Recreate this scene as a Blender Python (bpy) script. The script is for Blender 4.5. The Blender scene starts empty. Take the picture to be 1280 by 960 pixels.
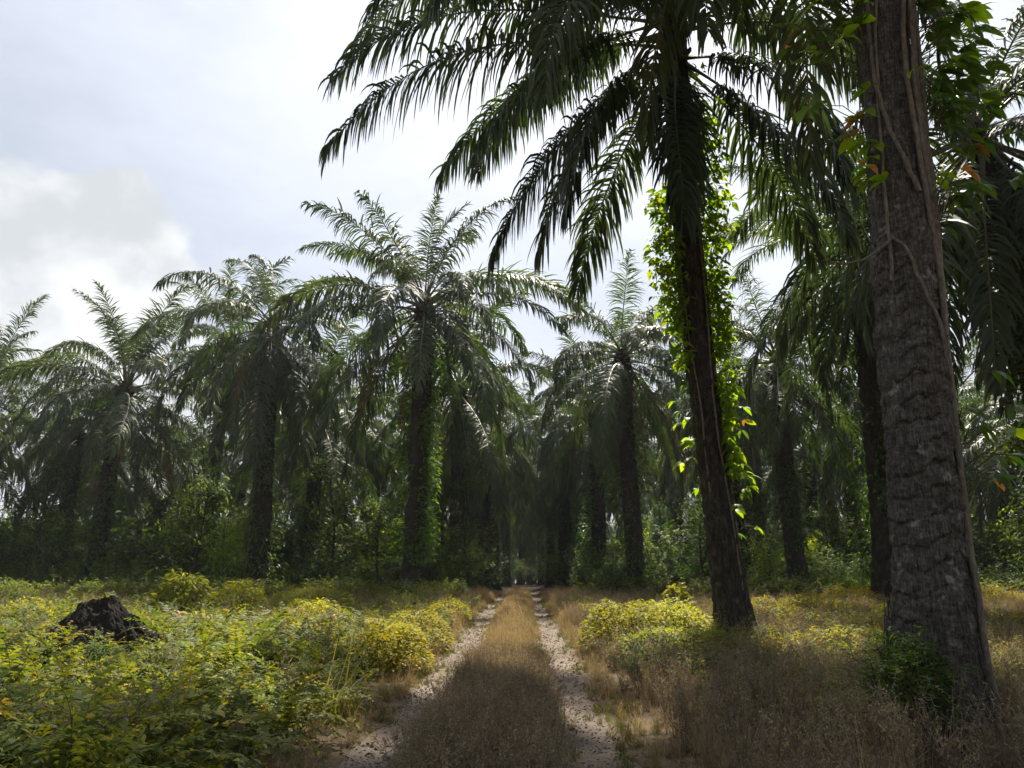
import bpy, math
import numpy as np
from mathutils import Vector, Matrix, Euler

R = math.radians
scene = bpy.context.scene
COL = scene.collection

# ------------------------------------------------------------------ camera
PITCH, YAW = 14.3, 0.9
cam_data = bpy.data.cameras.new('camera')
cam_data.sensor_width = 36.0
cam_data.lens = 26.7
cam_data.clip_start = 0.05
cam_data.clip_end = 5000.0
cam = bpy.data.objects.new('camera', cam_data)
cam.location = (0.0, 0.0, 1.5)
cam.rotation_euler = (R(90 + PITCH), 0, R(YAW))
COL.objects.link(cam)
scene.camera = cam

# ------------------------------------------------------------------ light
SUN_EL, SUN_AZ = 57.0, 12.0          # azimuth measured clockwise from +Y
world = bpy.data.worlds.new('World')
scene.world = world
world.use_nodes = True
sd = Vector((math.sin(R(SUN_AZ)) * math.cos(R(SUN_EL)), math.cos(R(SUN_AZ)) * math.cos(R(SUN_EL)), math.sin(R(SUN_EL))))


def build_world():
    nt = world.node_tree
    N, Lk = nt.nodes, nt.links
    N.clear()

    def node(t, **kw):
        n = N.new(t)
        for k, v in kw.items():
            setattr(n, k, v)
        return n
    out = node('ShaderNodeOutputWorld')
    bg = node('ShaderNodeBackground')
    bg.inputs['Strength'].default_value = 0.1
    Lk.new(bg.outputs[0], out.inputs[0])
    sky = node('ShaderNodeTexSky', sky_type='NISHITA', sun_disc=False, sun_elevation=R(SUN_EL), sun_rotation=R(SUN_AZ))
    sky.air_density = 1.0
    sky.dust_density = 3.0
    sky.ozone_density = 1.0
    tc = node('ShaderNodeTexCoord')
    D = tc.outputs['Generated']

    def math_(op, a, b=None, c=None, clamp=False):
        n = node('ShaderNodeMath', operation=op)
        n.use_clamp = clamp
        for i, v in enumerate((a, b, c)):
            if v is None:
                continue
            if isinstance(v, (int, float)):
                n.inputs[i].default_value = v
            else:
                Lk.new(v, n.inputs[i])
        return n.outputs[0]

    def vmath(op, a, b):
        n = node('ShaderNodeVectorMath', operation=op)
        for i, v in enumerate((a, b)):
            if isinstance(v, (tuple, list, Vector)):
                n.inputs[i].default_value = tuple(v)
            else:
                Lk.new(v, n.inputs[i])
        return n

    def noise(vec, scale, detail, rough=0.55):
        n = node('ShaderNodeTexNoise')
        n.inputs['Scale'].default_value = scale
        n.inputs['Detail'].default_value = detail
        n.inputs['Roughness'].default_value = rough
        Lk.new(vec, n.inputs['Vector'])
        return n

    def maprange(v, a, b, c, d, smooth=True):
        n = node('ShaderNodeMapRange')
        n.interpolation_type = 'SMOOTHSTEP' if smooth else 'LINEAR'
        Lk.new(v, n.inputs[0])
        for i, x in enumerate((a, b, c, d)):
            n.inputs[i + 1].default_value = x
        return n.outputs[0]

    def mix(f, a, b):
        n = node('ShaderNodeMix', data_type='RGBA')
        if isinstance(f, (int, float)):
            n.inputs[0].default_value = f
        else:
            Lk.new(f, n.inputs[0])
        for s, v in ((6, a), (7, b)):
            if isinstance(v, tuple):
                n.inputs[s].default_value = (*v, 1)
            else:
                Lk.new(v, n.inputs[s])
        return n.outputs[2]
    # thin high overcast: stretched streaks over the whole dome
    st = vmath('MULTIPLY', D, (1.0, 1.0, 2.6)).outputs[0]
    n1 = noise(st, 1.5, 6, 0.55)
    n2 = noise(st, 4.5, 6, 0.6)
    f1 = maprange(math_('ADD', math_('MULTIPLY', n1.outputs[0], 0.7), math_('MULTIPLY', n2.outputs[0], 0.3)), 0.36, 0.64, 0, 1)
    veil = mix(f1, (2.12, 2.28, 2.55), (2.9, 3.02, 3.3))
    # forward scattering of the sun in the thin cloud
    dot = math_('MAXIMUM', vmath('DOT_PRODUCT', D, sd).outputs['Value'], 0.0)
    aur = math_('ADD', 0.74, math_('ADD', math_('MULTIPLY', math_('POWER', dot, 3), 0.80), math_('MULTIPLY', math_('POWER', dot, 40), 0.9)))
    veil2 = vmath('SCALE', veil, (0, 0, 0))
    Lk.new(aur, veil2.inputs['Scale'])
    base = mix(0.82, sky.outputs[0], veil2.outputs[0])
    # one cumulus heap low in the sky
    az, el = R(-36.0), R(7.0)
    c = (math.sin(az) * math.cos(el), math.cos(az) * math.cos(el), math.sin(el))
    wn = noise(D, 8.0, 8, 0.5)
    wv = vmath('SUBTRACT', wn.outputs['Color'], (0.5, 0.5, 0.5)).outputs[0]
    ws = vmath('SCALE', wv, (0, 0, 0))
    ws.inputs['Scale'].default_value = 0.22
    dw = vmath('NORMALIZE', vmath('ADD', D, ws.outputs[0]).outputs[0], (0, 0, 0)).outputs[0]
    cd = vmath('DOT_PRODUCT', dw, c).outputs['Value']
    cm = maprange(cd, math.cos(R(18.6)), math.cos(R(16.8)), 0, 0.96)
    cs = maprange(noise(D, 7.0, 7, 0.5).outputs[0], 0.40, 0.60, 0, 1)
    cc = mix(cs, (2.9, 3.05, 3.2), (4.1, 4.15, 4.2))
    fin = mix(cm, base, cc)
    Lk.new(fin, bg.inputs['Color'])


build_world()
sun_data = bpy.data.lights.new('sun', 'SUN')
sun_data.energy = 5.0
sun_data.angle = R(2.2)
sun_data.color = (1.0, 0.93, 0.80)
sun = bpy.data.objects.new('sun', sun_data)
sun.rotation_euler = sd.to_track_quat('Z', 'Y').to_euler()
sun.location = sd * 200
COL.objects.link(sun)

scene.view_settings.view_transform = 'Standard'
scene.view_settings.look = 'None'
scene.view_settings.gamma = 1.0
scene.view_settings.exposure = 1.32
scene.view_settings.use_curve_mapping = False
cy = scene.cycles
cy.max_bounces = 6
cy.diffuse_bounces = 3
cy.glossy_bounces = 2
cy.transmission_bounces = 4
cy.transparent_max_bounces = 4
cy.volume_bounces = 0
cy.use_denoising = True
cy.sample_clamp_indirect = 4.0
cy.caustics_reflective = False
cy.caustics_refractive = False


# ------------------------------------------------------------------ noise helpers
def hash2(i, j, seed):
    h = (i.astype(np.int64) * 374761393 + j.astype(np.int64) * 668265263 + seed * 974634777) & 0x7fffffff
    h = ((h ^ (h >> 13)) * 1274126177) & 0x7fffffff
    return ((h ^ (h >> 16)) & 0xffff) / 65535.0


def vnoise(x, y, seed=0):
    x = np.asarray(x, float)
    y = np.asarray(y, float)
    i, j = np.floor(x), np.floor(y)
    u, v = x - i, y - j
    u, v = u * u * (3 - 2 * u), v * v * (3 - 2 * v)
    a, b = hash2(i, j, seed), hash2(i + 1, j, seed)
    c, d = hash2(i, j + 1, seed), hash2(i + 1, j + 1, seed)
    return a + (b - a) * u + (c - a) * v + (a - b - c + d) * u * v


def fbm(x, y, seed=0, oct=4):
    s, a, t = 0, 1.0, 0
    for k in range(oct):
        s = s + a * vnoise(np.asarray(x) * 2 ** k, np.asarray(y) * 2 ** k, seed + k * 17)
        t += a
        a *= 0.5
    return s / t


def smooth(a, b, x):
    t = np.clip((np.asarray(x, float) - a) / (b - a), 0, 1)
    return t * t * (3 - 2 * t)


def nrm(v):
    return v / np.maximum(np.linalg.norm(v, axis=-1, keepdims=True), 1e-9)


LTX, RTX = -1.22, 0.62          # the two wheel tracks


def track_wob(y, which):
    return 0.34 * (fbm(np.asarray(y) * 0.12, np.zeros_like(np.asarray(y, float)) + which * .25, 5) - 0.5)


def ground_z(x, y):
    x = np.asarray(x, float)
    y = np.asarray(y, float)
    z = 0.36 * smooth(10, 36, y) + 0.16 * smooth(55, 95, y)
    z = z + 0.10 * (fbm(x * 0.35, y * 0.35, 3, 3) - 0.5) * smooth(1.6, 3.5, np.abs(x + 0.3))
    z = z + 0.10 * smooth(1.5, 2.6, np.abs(x + 0.3))
    for c, w in ((LTX, 0), (RTX, 1)):
        z = z - 0.05 * np.exp(-((x - c - track_wob(y, w)) / 0.36) ** 2)
    return z


# ------------------------------------------------------------------ mesh helpers
class Geo:
    def __init__(self):
        self.V, self.F, self.M, self.T, self.n = [], [], [], [], 0

    def add(self, V, F, mat=0, tint=0.5):
        V = np.asarray(V, float).reshape(-1, 3)
        F = np.asarray(F, np.int64)
        self.V.append(V)
        self.F.append(F + self.n)
        self.M.append(np.full(len(F), mat, np.int32))
        t = np.full(len(V), tint) if np.isscalar(tint) else np.asarray(tint, float)
        self.T.append(t)
        self.n += len(V)

    def strips(self, P, D, W, L, wd, seg=3, grav=0.5, prof=None, fold=0.0, mat=0, tint=None, curl=0.0):
        """ribbon leaves: base P, direction D, width axis W, length L, width wd; bend down with grav"""
        P, D, W = (np.array(a, float) for a in (P, D, W))
        n = len(P)
        L = np.broadcast_to(np.asarray(L, float), (n,))
        wd = np.broadcast_to(np.asarray(wd, float), (n,))
        grav = np.broadcast_to(np.asarray(grav, float), (n,))
        if prof is None:
            prof = lambda t: np.interp(t, [0, .18, .5, .8, 1], [.45, .95, 1, .62, .06])
        D = nrm(D)
        W = nrm(W - (W * D).sum(1, keepdims=True) * D)
        ncol = 3 if fold else 2
        rows, pos, d, w = [], P.copy(), D.copy(), W.copy()
        for k in range(seg + 1):
            h = (wd * prof(k / seg) * 0.5)[:, None]
            if fold:
                nn = np.cross(d, w)
                nn = nn * np.sign(nn[:, 2:3] + 1e-6)
                rows.append(np.stack([pos - w * h + nn * h * fold, pos, pos + w * h + nn * h * fold], 1))
            else:
                rows.append(np.stack([pos - w * h, pos + w * h], 1))
            pos = pos + d * (L / seg)[:, None]
            d = d.copy()
            d[:, 2] -= grav / seg
            d = nrm(d)
            w = nrm(w - (w * d).sum(1, keepdims=True) * d)
        V = np.stack(rows, 1).reshape(-1, 3)
        per = (seg + 1) * ncol
        base = (np.arange(n) * per)[:, None, None, None]
        kk = np.arange(seg)[None, :, None, None] * ncol
        cc = np.arange(ncol - 1)[None, None, :, None]
        q = np.array([0, 1, ncol + 1, ncol])[None, None, None, :]
        F = (base + kk + cc + q).reshape(-1, 4)
        if tint is None:
            tint = np.full(n, 0.5)
        self.add(V, F, mat, np.repeat(tint, per))

    def tube(self, P, rad, sides=5, mat=0, tint=0.5, flat=1.0):
        P = np.asarray(P, float)
        n = len(P)
        rad = np.broadcast_to(np.asarray(rad, float), (n,))
        T = nrm(np.gradient(P, axis=0))
        ref = np.array([0, 0, 1.0]) if abs(T[:, 2]).mean() < 0.8 else np.array([0, 1.0, 0])
        S = nrm(np.cross(T, ref))
        U = np.cross(S, T)
        a = np.linspace(0, 2 * np.pi, sides, endpoint=False)
        V = P[:, None, :] + rad[:, None, None] * (np.cos(a)[None, :, None] * S[:, None, :] + flat * np.sin(a)[None, :, None] * U[:, None, :])
        i, j = np.meshgrid(np.arange(n - 1), np.arange(sides), indexing='ij')
        j2 = (j + 1) % sides
        F = np.stack([i * sides + j, i * sides + j2, (i + 1) * sides + j2, (i + 1) * sides + j], -1).reshape(-1, 4)
        self.add(V.reshape(-1, 3), F, mat, tint)

    def mesh(self, name, mats, smooth_=False):
        me = bpy.data.meshes.new(name)
        V = np.concatenate(self.V)
        F = np.concatenate(self.F)
        M = np.concatenate(self.M)
        T = np.concatenate(self.T)
        me.vertices.add(len(V))
        me.vertices.foreach_set('co', V.ravel().astype(np.float32))
        me.loops.add(len(F) * 4)
        me.loops.foreach_set('vertex_index', F.ravel().astype(np.int32))
        me.polygons.add(len(F))
        me.polygons.foreach_set('loop_start', np.arange(0, len(F) * 4, 4, dtype=np.int32))
        me.polygons.foreach_set('material_index', M)
        me.polygons.foreach_set('use_smooth', np.full(len(F), smooth_, bool))
        for m in mats:
            me.materials.append(m)
        at = me.attributes.new('tint', 'FLOAT', 'POINT')
        at.data.foreach_set('value', T.astype(np.float32))
        me.update(calc_edges=True)
        me.validate()
        return me


def link(name, me, parent=None, loc=None, rot=None, scl=None):
    o = bpy.data.objects.new(name, me)
    COL.objects.link(o)
    if parent:
        o.parent = parent
    if loc is not None:
        o.location = loc
    if rot is not None:
        o.rotation_euler = rot
    if scl is not None:
        o.scale = (scl, scl, scl) if np.isscalar(scl) else scl
    return o


def tag(o, label, cat, group=None, kind=None):
    o['label'] = label
    o['category'] = cat
    if group:
        o['group'] = group
    if kind:
        o['kind'] = kind
    return o


# ------------------------------------------------------------------ materials
def new_mat(name):
    m = bpy.data.materials.new(name)
    m.use_nodes = True
    nt = m.node_tree
    nt.nodes.clear()
    return m, nt, nt.nodes, nt.links


def ramp(nt, fac, stops):
    r = nt.nodes.new('ShaderNodeValToRGB')
    el = r.color_ramp.elements
    while len(el) < len(stops):
        el.new(0.5)
    for e, (p, c) in zip(el, stops):
        e.position = p
        e.color = (*c, 1)
    nt.links.new(fac, r.inputs[0])
    return r.outputs[0]


def leaf_mat(name, stops, trans_mul=(1.5, 1.6, 0.7), tw=0.35, rough=0.45, spec=0.4, var=0.35):
    """thin leaf: coloured by a per-leaf 'tint', varied per plant, letting light through"""
    m, nt, N, Lk = new_mat(name)
    at = N.new('ShaderNodeAttribute')
    at.attribute_name = 'tint'
    oi = N.new('ShaderNodeObjectInfo')
    no = N.new('ShaderNodeTexNoise')
    no.inputs['Scale'].default_value = 6.0
    tc = N.new('ShaderNodeTexCoord')
    Lk.new(tc.outputs['Object'], no.inputs['Vector'])
    ad = N.new('ShaderNodeMath')
    ad.operation = 'MULTIPLY_ADD'
    Lk.new(no.outputs[0], ad.inputs[0])
    ad.inputs[1].default_value = 0.25
    sub = N.new('ShaderNodeMath')
    sub.operation = 'SUBTRACT'
    Lk.new(at.outputs['Fac'], sub.inputs[0])
    sub.inputs[1].default_value = 0.125
    Lk.new(sub.outputs[0], ad.inputs[2])
    col = ramp(nt, ad.outputs[0], stops)
    hsv = N.new('ShaderNodeHueSaturation')
    mr = N.new('ShaderNodeMapRange')
    Lk.new(oi.outputs['Random'], mr.inputs[0])
    mr.inputs[3].default_value = 1 - var
    mr.inputs[4].default_value = 1 + var
    Lk.new(mr.outputs[0], hsv.inputs['Value'])
    mh = N.new('ShaderNodeMapRange')
    rr = N.new('ShaderNodeMath')
    rr.operation = 'FRACT'
    r2 = N.new('ShaderNodeMath')
    r2.operation = 'MULTIPLY'
    r2.inputs[1].default_value = 17.31
    Lk.new(oi.outputs['Random'], r2.inputs[0])
    Lk.new(r2.outputs[0], rr.inputs[0])
    Lk.new(rr.outputs[0], mh.inputs[0])
    mh.inputs[3].default_value = 0.5 - 0.06 * var
    mh.inputs[4].default_value = 0.5 + 0.06 * var
    Lk.new(mh.outputs[0], hsv.inputs['Hue'])
    Lk.new(col, hsv.inputs['Color'])
    p = N.new('ShaderNodeBsdfPrincipled')
    p.inputs['Roughness'].default_value = rough
    p.inputs['Specular IOR Level'].default_value = spec
    Lk.new(hsv.outputs[0], p.inputs['Base Color'])
    tr = N.new('ShaderNodeBsdfTranslucent')
    mu = N.new('ShaderNodeMix')
    mu.data_type = 'RGBA'
    mu.blend_type = 'MULTIPLY'
    mu.inputs[0].default_value = 1.0
    mu.clamp_result = False
    Lk.new(hsv.outputs[0], mu.inputs[6])
    mu.inputs[7].default_value = (*trans_mul, 1)
    Lk.new(mu.outputs[2], tr.inputs['Color'])
    mx = N.new('ShaderNodeMixShader')
    mx.inputs[0].default_value = tw
    Lk.new(p.outputs[0], mx.inputs[1])
    Lk.new(tr.outputs[0], mx.inputs[2])
    out = N.new('ShaderNodeOutputMaterial')
    Lk.new(mx.outputs[0], out.inputs[0])
    return m


def bark_mat(name, dark, mid, light, patch, scale=3.0, bump=0.5, patch_lo=0.6, stretch=0.35, fib=.4):
    m, nt, N, Lk = new_mat(name)
    tc = N.new('ShaderNodeTexCoord')
    mp = N.new('ShaderNodeMapping')
    mp.inputs['Scale'].default_value = (1, 1, stretch)
    Lk.new(tc.outputs['Object'], mp.inputs[0])
    n1 = N.new('ShaderNodeTexNoise')
    n1.inputs['Scale'].default_value = scale * 4
    n1.inputs['Detail'].default_value = 9
    n1.inputs['Roughness'].default_value = 0.68
    Lk.new(mp.outputs[0], n1.inputs['Vector'])
    mp2 = N.new('ShaderNodeMapping')
    mp2.inputs['Scale'].default_value = (6, 6, 0.5)
    Lk.new(tc.outputs['Object'], mp2.inputs[0])
    n2 = N.new('ShaderNodeTexNoise')
    n2.inputs['Scale'].default_value = scale * 3.2
    n2.inputs['Detail'].default_value = 6
    Lk.new(mp2.outputs[0], n2.inputs['Vector'])
    mixn = N.new('ShaderNodeMath')
    mixn.operation = 'MULTIPLY_ADD'
    Lk.new(n1.outputs[0], mixn.inputs[0])
    mixn.inputs[1].default_value = 1 - fib
    m4 = N.new('ShaderNodeMath')
    m4.operation = 'MULTIPLY'
    Lk.new(n2.outputs[0], m4.inputs[0])
    m4.inputs[1].default_value = fib
    Lk.new(m4.outputs[0], mixn.inputs[2])
    col = ramp(nt, mixn.outputs[0], [(0.34, dark), (0.5, mid), (0.66, light)])
    n3 = N.new('ShaderNodeTexNoise')
    n3.inputs['Scale'].default_value = scale * 1.5
    n3.inputs['Detail'].default_value = 8
    n3.inputs['Roughness'].default_value = 0.7
    Lk.new(tc.outputs['Object'], n3.inputs['Vector'])
    mr = N.new('ShaderNodeMapRange')
    Lk.new(n3.outputs[0], mr.inputs[0])
    mr.inputs[1].default_value = patch_lo
    mr.inputs[2].default_value = patch_lo + 0.12
    mx = N.new('ShaderNodeMix')
    mx.data_type = 'RGBA'
    Lk.new(mr.outputs[0], mx.inputs[0])
    Lk.new(col, mx.inputs[6])
    mx.inputs[7].default_value = (*patch, 1)
    p = N.new('ShaderNodeBsdfPrincipled')
    p.inputs['Roughness'].default_value = 0.9
    p.inputs['Specular IOR Level'].default_value = 0.2
    Lk.new(mx.outputs[2], p.inputs['Base Color'])
    b = N.new('ShaderNodeBump')
    b.inputs['Strength'].default_value = bump
    b.inputs['Distance'].default_value = 0.03
    Lk.new(mixn.outputs[0], b.inputs['Height'])
    Lk.new(b.outputs[0], p.inputs['Normal'])
    out = N.new('ShaderNodeOutputMaterial')
    Lk.new(p.outputs[0], out.inputs[0])
    return m


def earth_mat(name, stops, s1, s2, bump=0.5, dist=0.03):
    m, nt, N, Lk = new_mat(name)
    tc = N.new('ShaderNodeTexCoord')
    n1 = N.new('ShaderNodeTexNoise')
    n1.inputs['Scale'].default_value = s1
    n1.inputs['Detail'].default_value = 10
    n1.inputs['Roughness'].default_value = 0.65
    Lk.new(tc.outputs['Object'], n1.inputs['Vector'])
    n2 = N.new('ShaderNodeTexNoise')
    n2.inputs['Scale'].default_value = s2
    n2.inputs['Detail'].default_value = 8
    n2.inputs['Roughness'].default_value = 0.7
    Lk.new(tc.outputs['Object'], n2.inputs['Vector'])
    a = N.new('ShaderNodeMix')
    a.inputs[0].default_value = 0.55
    Lk.new(n1.outputs[0], a.inputs[2])
    Lk.new(n2.outputs[0], a.inputs[3])
    col = ramp(nt, a.outputs[0], stops)
    p = N.new('ShaderNodeBsdfPrincipled')
    p.inputs['Roughness'].default_value = 0.95
    p.inputs['Specular IOR Level'].default_value = 0.15
    Lk.new(col, p.inputs['Base Color'])
    b = N.new('ShaderNodeBump')
    b.inputs['Strength'].default_value = bump
    b.inputs['Distance'].default_value = dist
    Lk.new(n2.outputs[0], b.inputs['Height'])
    Lk.new(b.outputs[0], p.inputs['Normal'])
    out = N.new('ShaderNodeOutputMaterial')
    Lk.new(p.outputs[0], out.inputs[0])
    return m


M_palm = leaf_mat('palm_leaf', [(0.0, (.030, .046, .020)), (0.5, (.052, .076, .030)), (0.85, (.082, .106, .042)), (1.0, (.15, .14, .055))], (1.5, 1.7, .6), 0.27, 0.52, 0.35, 0.3)
M_palm_dead = leaf_mat('palm_leaf_dead', [(0.0, (.07, .045, .025)), (0.5, (.13, .085, .045)), (1.0, (.22, .15, .08))], (1.2, 1.0, .7), 0.2, 0.7, 0.2, 0.3)
M_rachis = leaf_mat('rachis', [(0.0, (.07, .08, .03)), (1.0, (.15, .14, .06))], (1, 1, 1), 0.0, 0.5, 0.4, 0.25)
M_rachis_dead = leaf_mat('rachis_dead', [(0.0, (.09, .06, .035)), (1.0, (.17, .12, .07))], (1, 1, 1), 0.0, 0.8, 0.2, 0.25)
M_bark = bark_mat('bark_grey', (.010, .0085, .007), (.056, .047, .039), (.15, .128, .108), (.24, .23, .21), 3.0, 1.0, 0.585)
M_bark_big = bark_mat('bark_big', (.011, .010, .008), (.066, .059, .049), (.155, .141, .122), (.26, .25, .23), 3.4, 1.0, 0.575, 2.0, .5)
M_bark2 = bark_mat('bark_black', (.008, .007, .006), (.032, .026, .020), (.09, .075, .06), (.13, .12, .10), 3.0, 0.9, 0.62)
M_bark_far = bark_mat('bark_dark', (.012, .010, .008), (.035, .028, .020), (.075, .060, .045), (.06, .07, .035), 2.0, 0.5, 0.56)
M_vine = leaf_mat('vine_leaf', [(0.0, (.030, .060, .014)), (0.5, (.055, .105, .020)), (0.88, (.095, .140, .022)), (1.0, (.30, .22, .03))], (1.8, 1.9, .5), 0.45, 0.4, 0.45, 0.3)
M_vine_orange = leaf_mat('vine_leaf_withered', [(0.0, (.30, .14, .03)), (1.0, (.42, .22, .05))], (1.4, 1.2, .6), 0.4, 0.5, 0.3, 0.3)
M_vstem = bark_mat('vine_stem', (.05, .042, .032), (.13, .11, .085), (.24, .21, .165), (.27, .25, .2), 8.0, 0.4, 0.62)
M_fern = leaf_mat('fern_leaf', [(0.0, (.080, .112, .024)), (0.45, (.150, .178, .032)), (0.8, (.25, .245, .040)), (1.0, (.36, .27, .06))], (1.6, 1.45, .4), 0.48, 0.6, 0.22, 0.35)
M_yel = leaf_mat('yellow_shrub_leaf', [(0.0, (.15, .17, .018)), (0.4, (.27, .27, .022)), (0.75, (.40, .34, .026)), (1.0, (.46, .30, .04))], (1.6, 1.45, .3), 0.45, 0.6, 0.2, 0.3)
M_under = leaf_mat('undergrowth_leaf', [(0.0, (.018, .036, .011)), (0.5, (.042, .075, .018)), (0.9, (.11, .15, .026)), (1.0, (.18, .19, .04))], (1.7, 1.8, .5), 0.45, 0.6, 0.2, 0.4)
M_dry = leaf_mat('dry_grass', [(0.0, (.12, .088, .050)), (0.5, (.27, .21, .118)), (0.85, (.42, .335, .20)), (1.0, (.17, .17, .06))], (1.3, 1.1, .7), 0.35, 0.7, 0.2, 0.35)
M_drydark = leaf_mat('dry_weed', [(0.0, (.090, .070, .048)), (0.5, (.20, .155, .105)), (0.85, (.34, .275, .19)), (1.0, (.17, .19, .06))], (1.2, 1.0, .7), 0.3, 0.7, 0.2, 0.3)
M_grassg = leaf_mat('grass_blade', [(0.0, (.06, .07, .022)), (0.5, (.11, .115, .034)), (1.0, (.22, .18, .07))], (1.5, 1.4, .6), 0.4, 0.6, 0.3, 0.3)
M_stem = leaf_mat('plant_stem', [(0.0, (.05, .04, .022)), (1.0, (.10, .075, .04))], (1, 1, 1), 0.0, 0.7, 0.2, 0.3)
M_ground = earth_mat('ground_litter', [(0.3, (.045, .032, .020)), (0.5, (.10, .074, .046)), (0.7, (.17, .13, .085))], 1.3, 22.0, 0.6)
M_track = earth_mat('track_gravel', [(0.3, (.075, .056, .042)), (0.5, (.15, .118, .092)), (0.7, (.235, .20, .165))], 1.1, 60.0, 0.5, 0.012)
M_mound = earth_mat('mound_soil', [(0.3, (.008, .007, .006)), (0.5, (.024, .020, .016)), (0.72, (.07, .056, .042))], 9.0, 45.0, 1.0, 0.05)
M_stone = earth_mat('stone', [(0.25, (.07, .060, .050)), (0.5, (.14, .122, .104)), (0.75, (.225, .20, .175))], 3.0, 14.0, 0.4, 0.01)


# ------------------------------------------------------------------ palm frond
def frond_geo(rng, L, th0, bend, n=105, leaf=0.95, lw=0.046, grav=1.0, sweep=0.0, twist=0.0, plume=0.35, seg=4,
              r0=0.055, start=0.17, power=1.5, g=None, mats=(0, 1), base_tint=0.5, side_a=(66, 52, 22), O=None, rotz=0.0, ripple=0.0):
    """a feather leaf that leaves its base along +X at angle th0 and arches down by bend (radians)"""
    g = g or Geo()
    M = 36
    s = np.linspace(0, 1, M)
    th = th0 - bend * s ** power + .05 * np.sin(s * rng.uniform(5, 9) + rng.uniform(0, 6))
    az = rotz + sweep * s ** 2 + .04 * np.sin(s * rng.uniform(5, 9) + rng.uniform(0, 6))
    T = np.stack([np.cos(th) * np.cos(az), np.cos(th) * np.sin(az), np.sin(th)], 1)
    P = np.concatenate([[[0, 0, 0]], np.cumsum((T[1:] + T[:-1]) * 0.5 * L / (M - 1), 0)])
    if O is not None:
        P = P + np.asarray(O)
    U = np.stack([-np.sin(th) * np.cos(az), -np.sin(th) * np.sin(az), np.cos(th)], 1)
    S = np.cross(T, U)
    tw = twist * s
    U, S = U * np.cos(tw)[:, None] + S * np.sin(tw)[:, None], S * np.cos(tw)[:, None] - U * np.sin(tw)[:, None]
    rad = r0 * np.interp(s, [0, .04, .12, .3, .7, 1], [1.9, 1.25, .85, .6, .3, .08])
    sd_ = 5 if r0 > 0.02 else 3
    a = np.linspace(0, 2 * np.pi, sd_, endpoint=False)
    step = slice(None, None, 3) if r0 < 0.02 else slice(None, None, 2)
    Pr, Sr, Ur, rr = P[step], S[step], U[step], rad[step]
    V = Pr[:, None] + rr[:, None, None] * (np.cos(a)[None, :, None] * Sr[:, None] + .7 * np.sin(a)[None, :, None] * Ur[:, None])
    i, j = np.meshgrid(np.arange(len(Pr) - 1), np.arange(sd_), indexing='ij')
    j2 = (j + 1) % sd_
    F = np.stack([i * sd_ + j, i * sd_ + j2, (i + 1) * sd_ + j2, (i + 1) * sd_ + j], -1).reshape(-1, 4)
    g.add(V.reshape(-1, 3), F, mats[1], float(np.clip(base_tint + rng.normal(0, .15), 0, 1)))
    for side in (-1, 1):
        u = np.linspace(start, 0.995, n) + rng.normal(0, 0.35 / n, n)
        u = np.clip(u, start * .95, 1)
        keep = rng.random(n) > np.where(vnoise(u * 22 + rng.uniform(0, 90), u * 0 + side * 3, 8) > .80, .55, .04)
        u = u[keep]
        k = len(u)
        fi = lambda A: np.stack([np.interp(u, s, A[:, c]) for c in range(3)], 1)
        p, t, s_, u_ = fi(P), fi(T), fi(S), fi(U)
        al = np.radians(np.interp(u, [start, .5, 1], side_a) + rng.normal(0, 8, k))
        be = plume * np.array([1.0, -.55, .25])[np.arange(k) % 3] + rng.normal(0, .12, k) + 0.1
        d = t * np.cos(al)[:, None] + (side * s_ * np.cos(be)[:, None] + u_ * np.sin(be)[:, None]) * np.sin(al)[:, None]
        ln = leaf * np.interp(u, [start, start + .13, .55, .85, 1], [.45, .85, 1, .68, .38]) * rng.uniform(.68, 1.12, k)
        g.strips(p, d, t + rng.normal(0, .22, (k, 3)), ln, lw * rng.uniform(.75, 1.2, k), seg, grav * rng.uniform(.35, 1.6, k), tint=np.clip(base_tint + rng.normal(0, .16, k) + .5 * (rng.random(k) < .03), 0, 1), mat=mats[0])
    return g


rng = np.random.default_rng(11)
CLASS = [(84, 42), (70, 60), (54, 78), (38, 86), (22, 84), (5, 76), (-14, 62), (-36, 42), (-58, 24)]
FRONDS = []
for ci, (t0, bd) in enumerate(CLASS):
    vs = []
    for v in range(3):
        g = frond_geo(rng, rng.uniform(6.0, 6.9), R(t0 + rng.normal(0, 3)), R(bd + rng.normal(0, 6)), n=104, leaf=rng.uniform(1.1, 1.35), lw=.062, plume=.28,
                      side_a=(74, 60, 26), grav=rng.uniform(1.5, 3.2)*(.5 if ci<2 else 1), sweep=rng.normal(0, .18), twist=rng.normal(0, .35), base_tint=0.45 + 0.04 * ci * (1 if ci < 5 else 0))
        vs.append(g.mesh('frond', [M_palm, M_rachis]))
    FRONDS.append(vs)
DEAD = []
for v in range(3):
    g = frond_geo(rng, 5.2, R(-48 + 6 * v), R(36), n=70, leaf=.75, lw=.04, grav=2.2, twist=rng.normal(0, .6), plume=.2, base_tint=.45)
    DEAD.append(g.mesh('dead_frond', [M_palm_dead, M_rachis_dead]))


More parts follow.
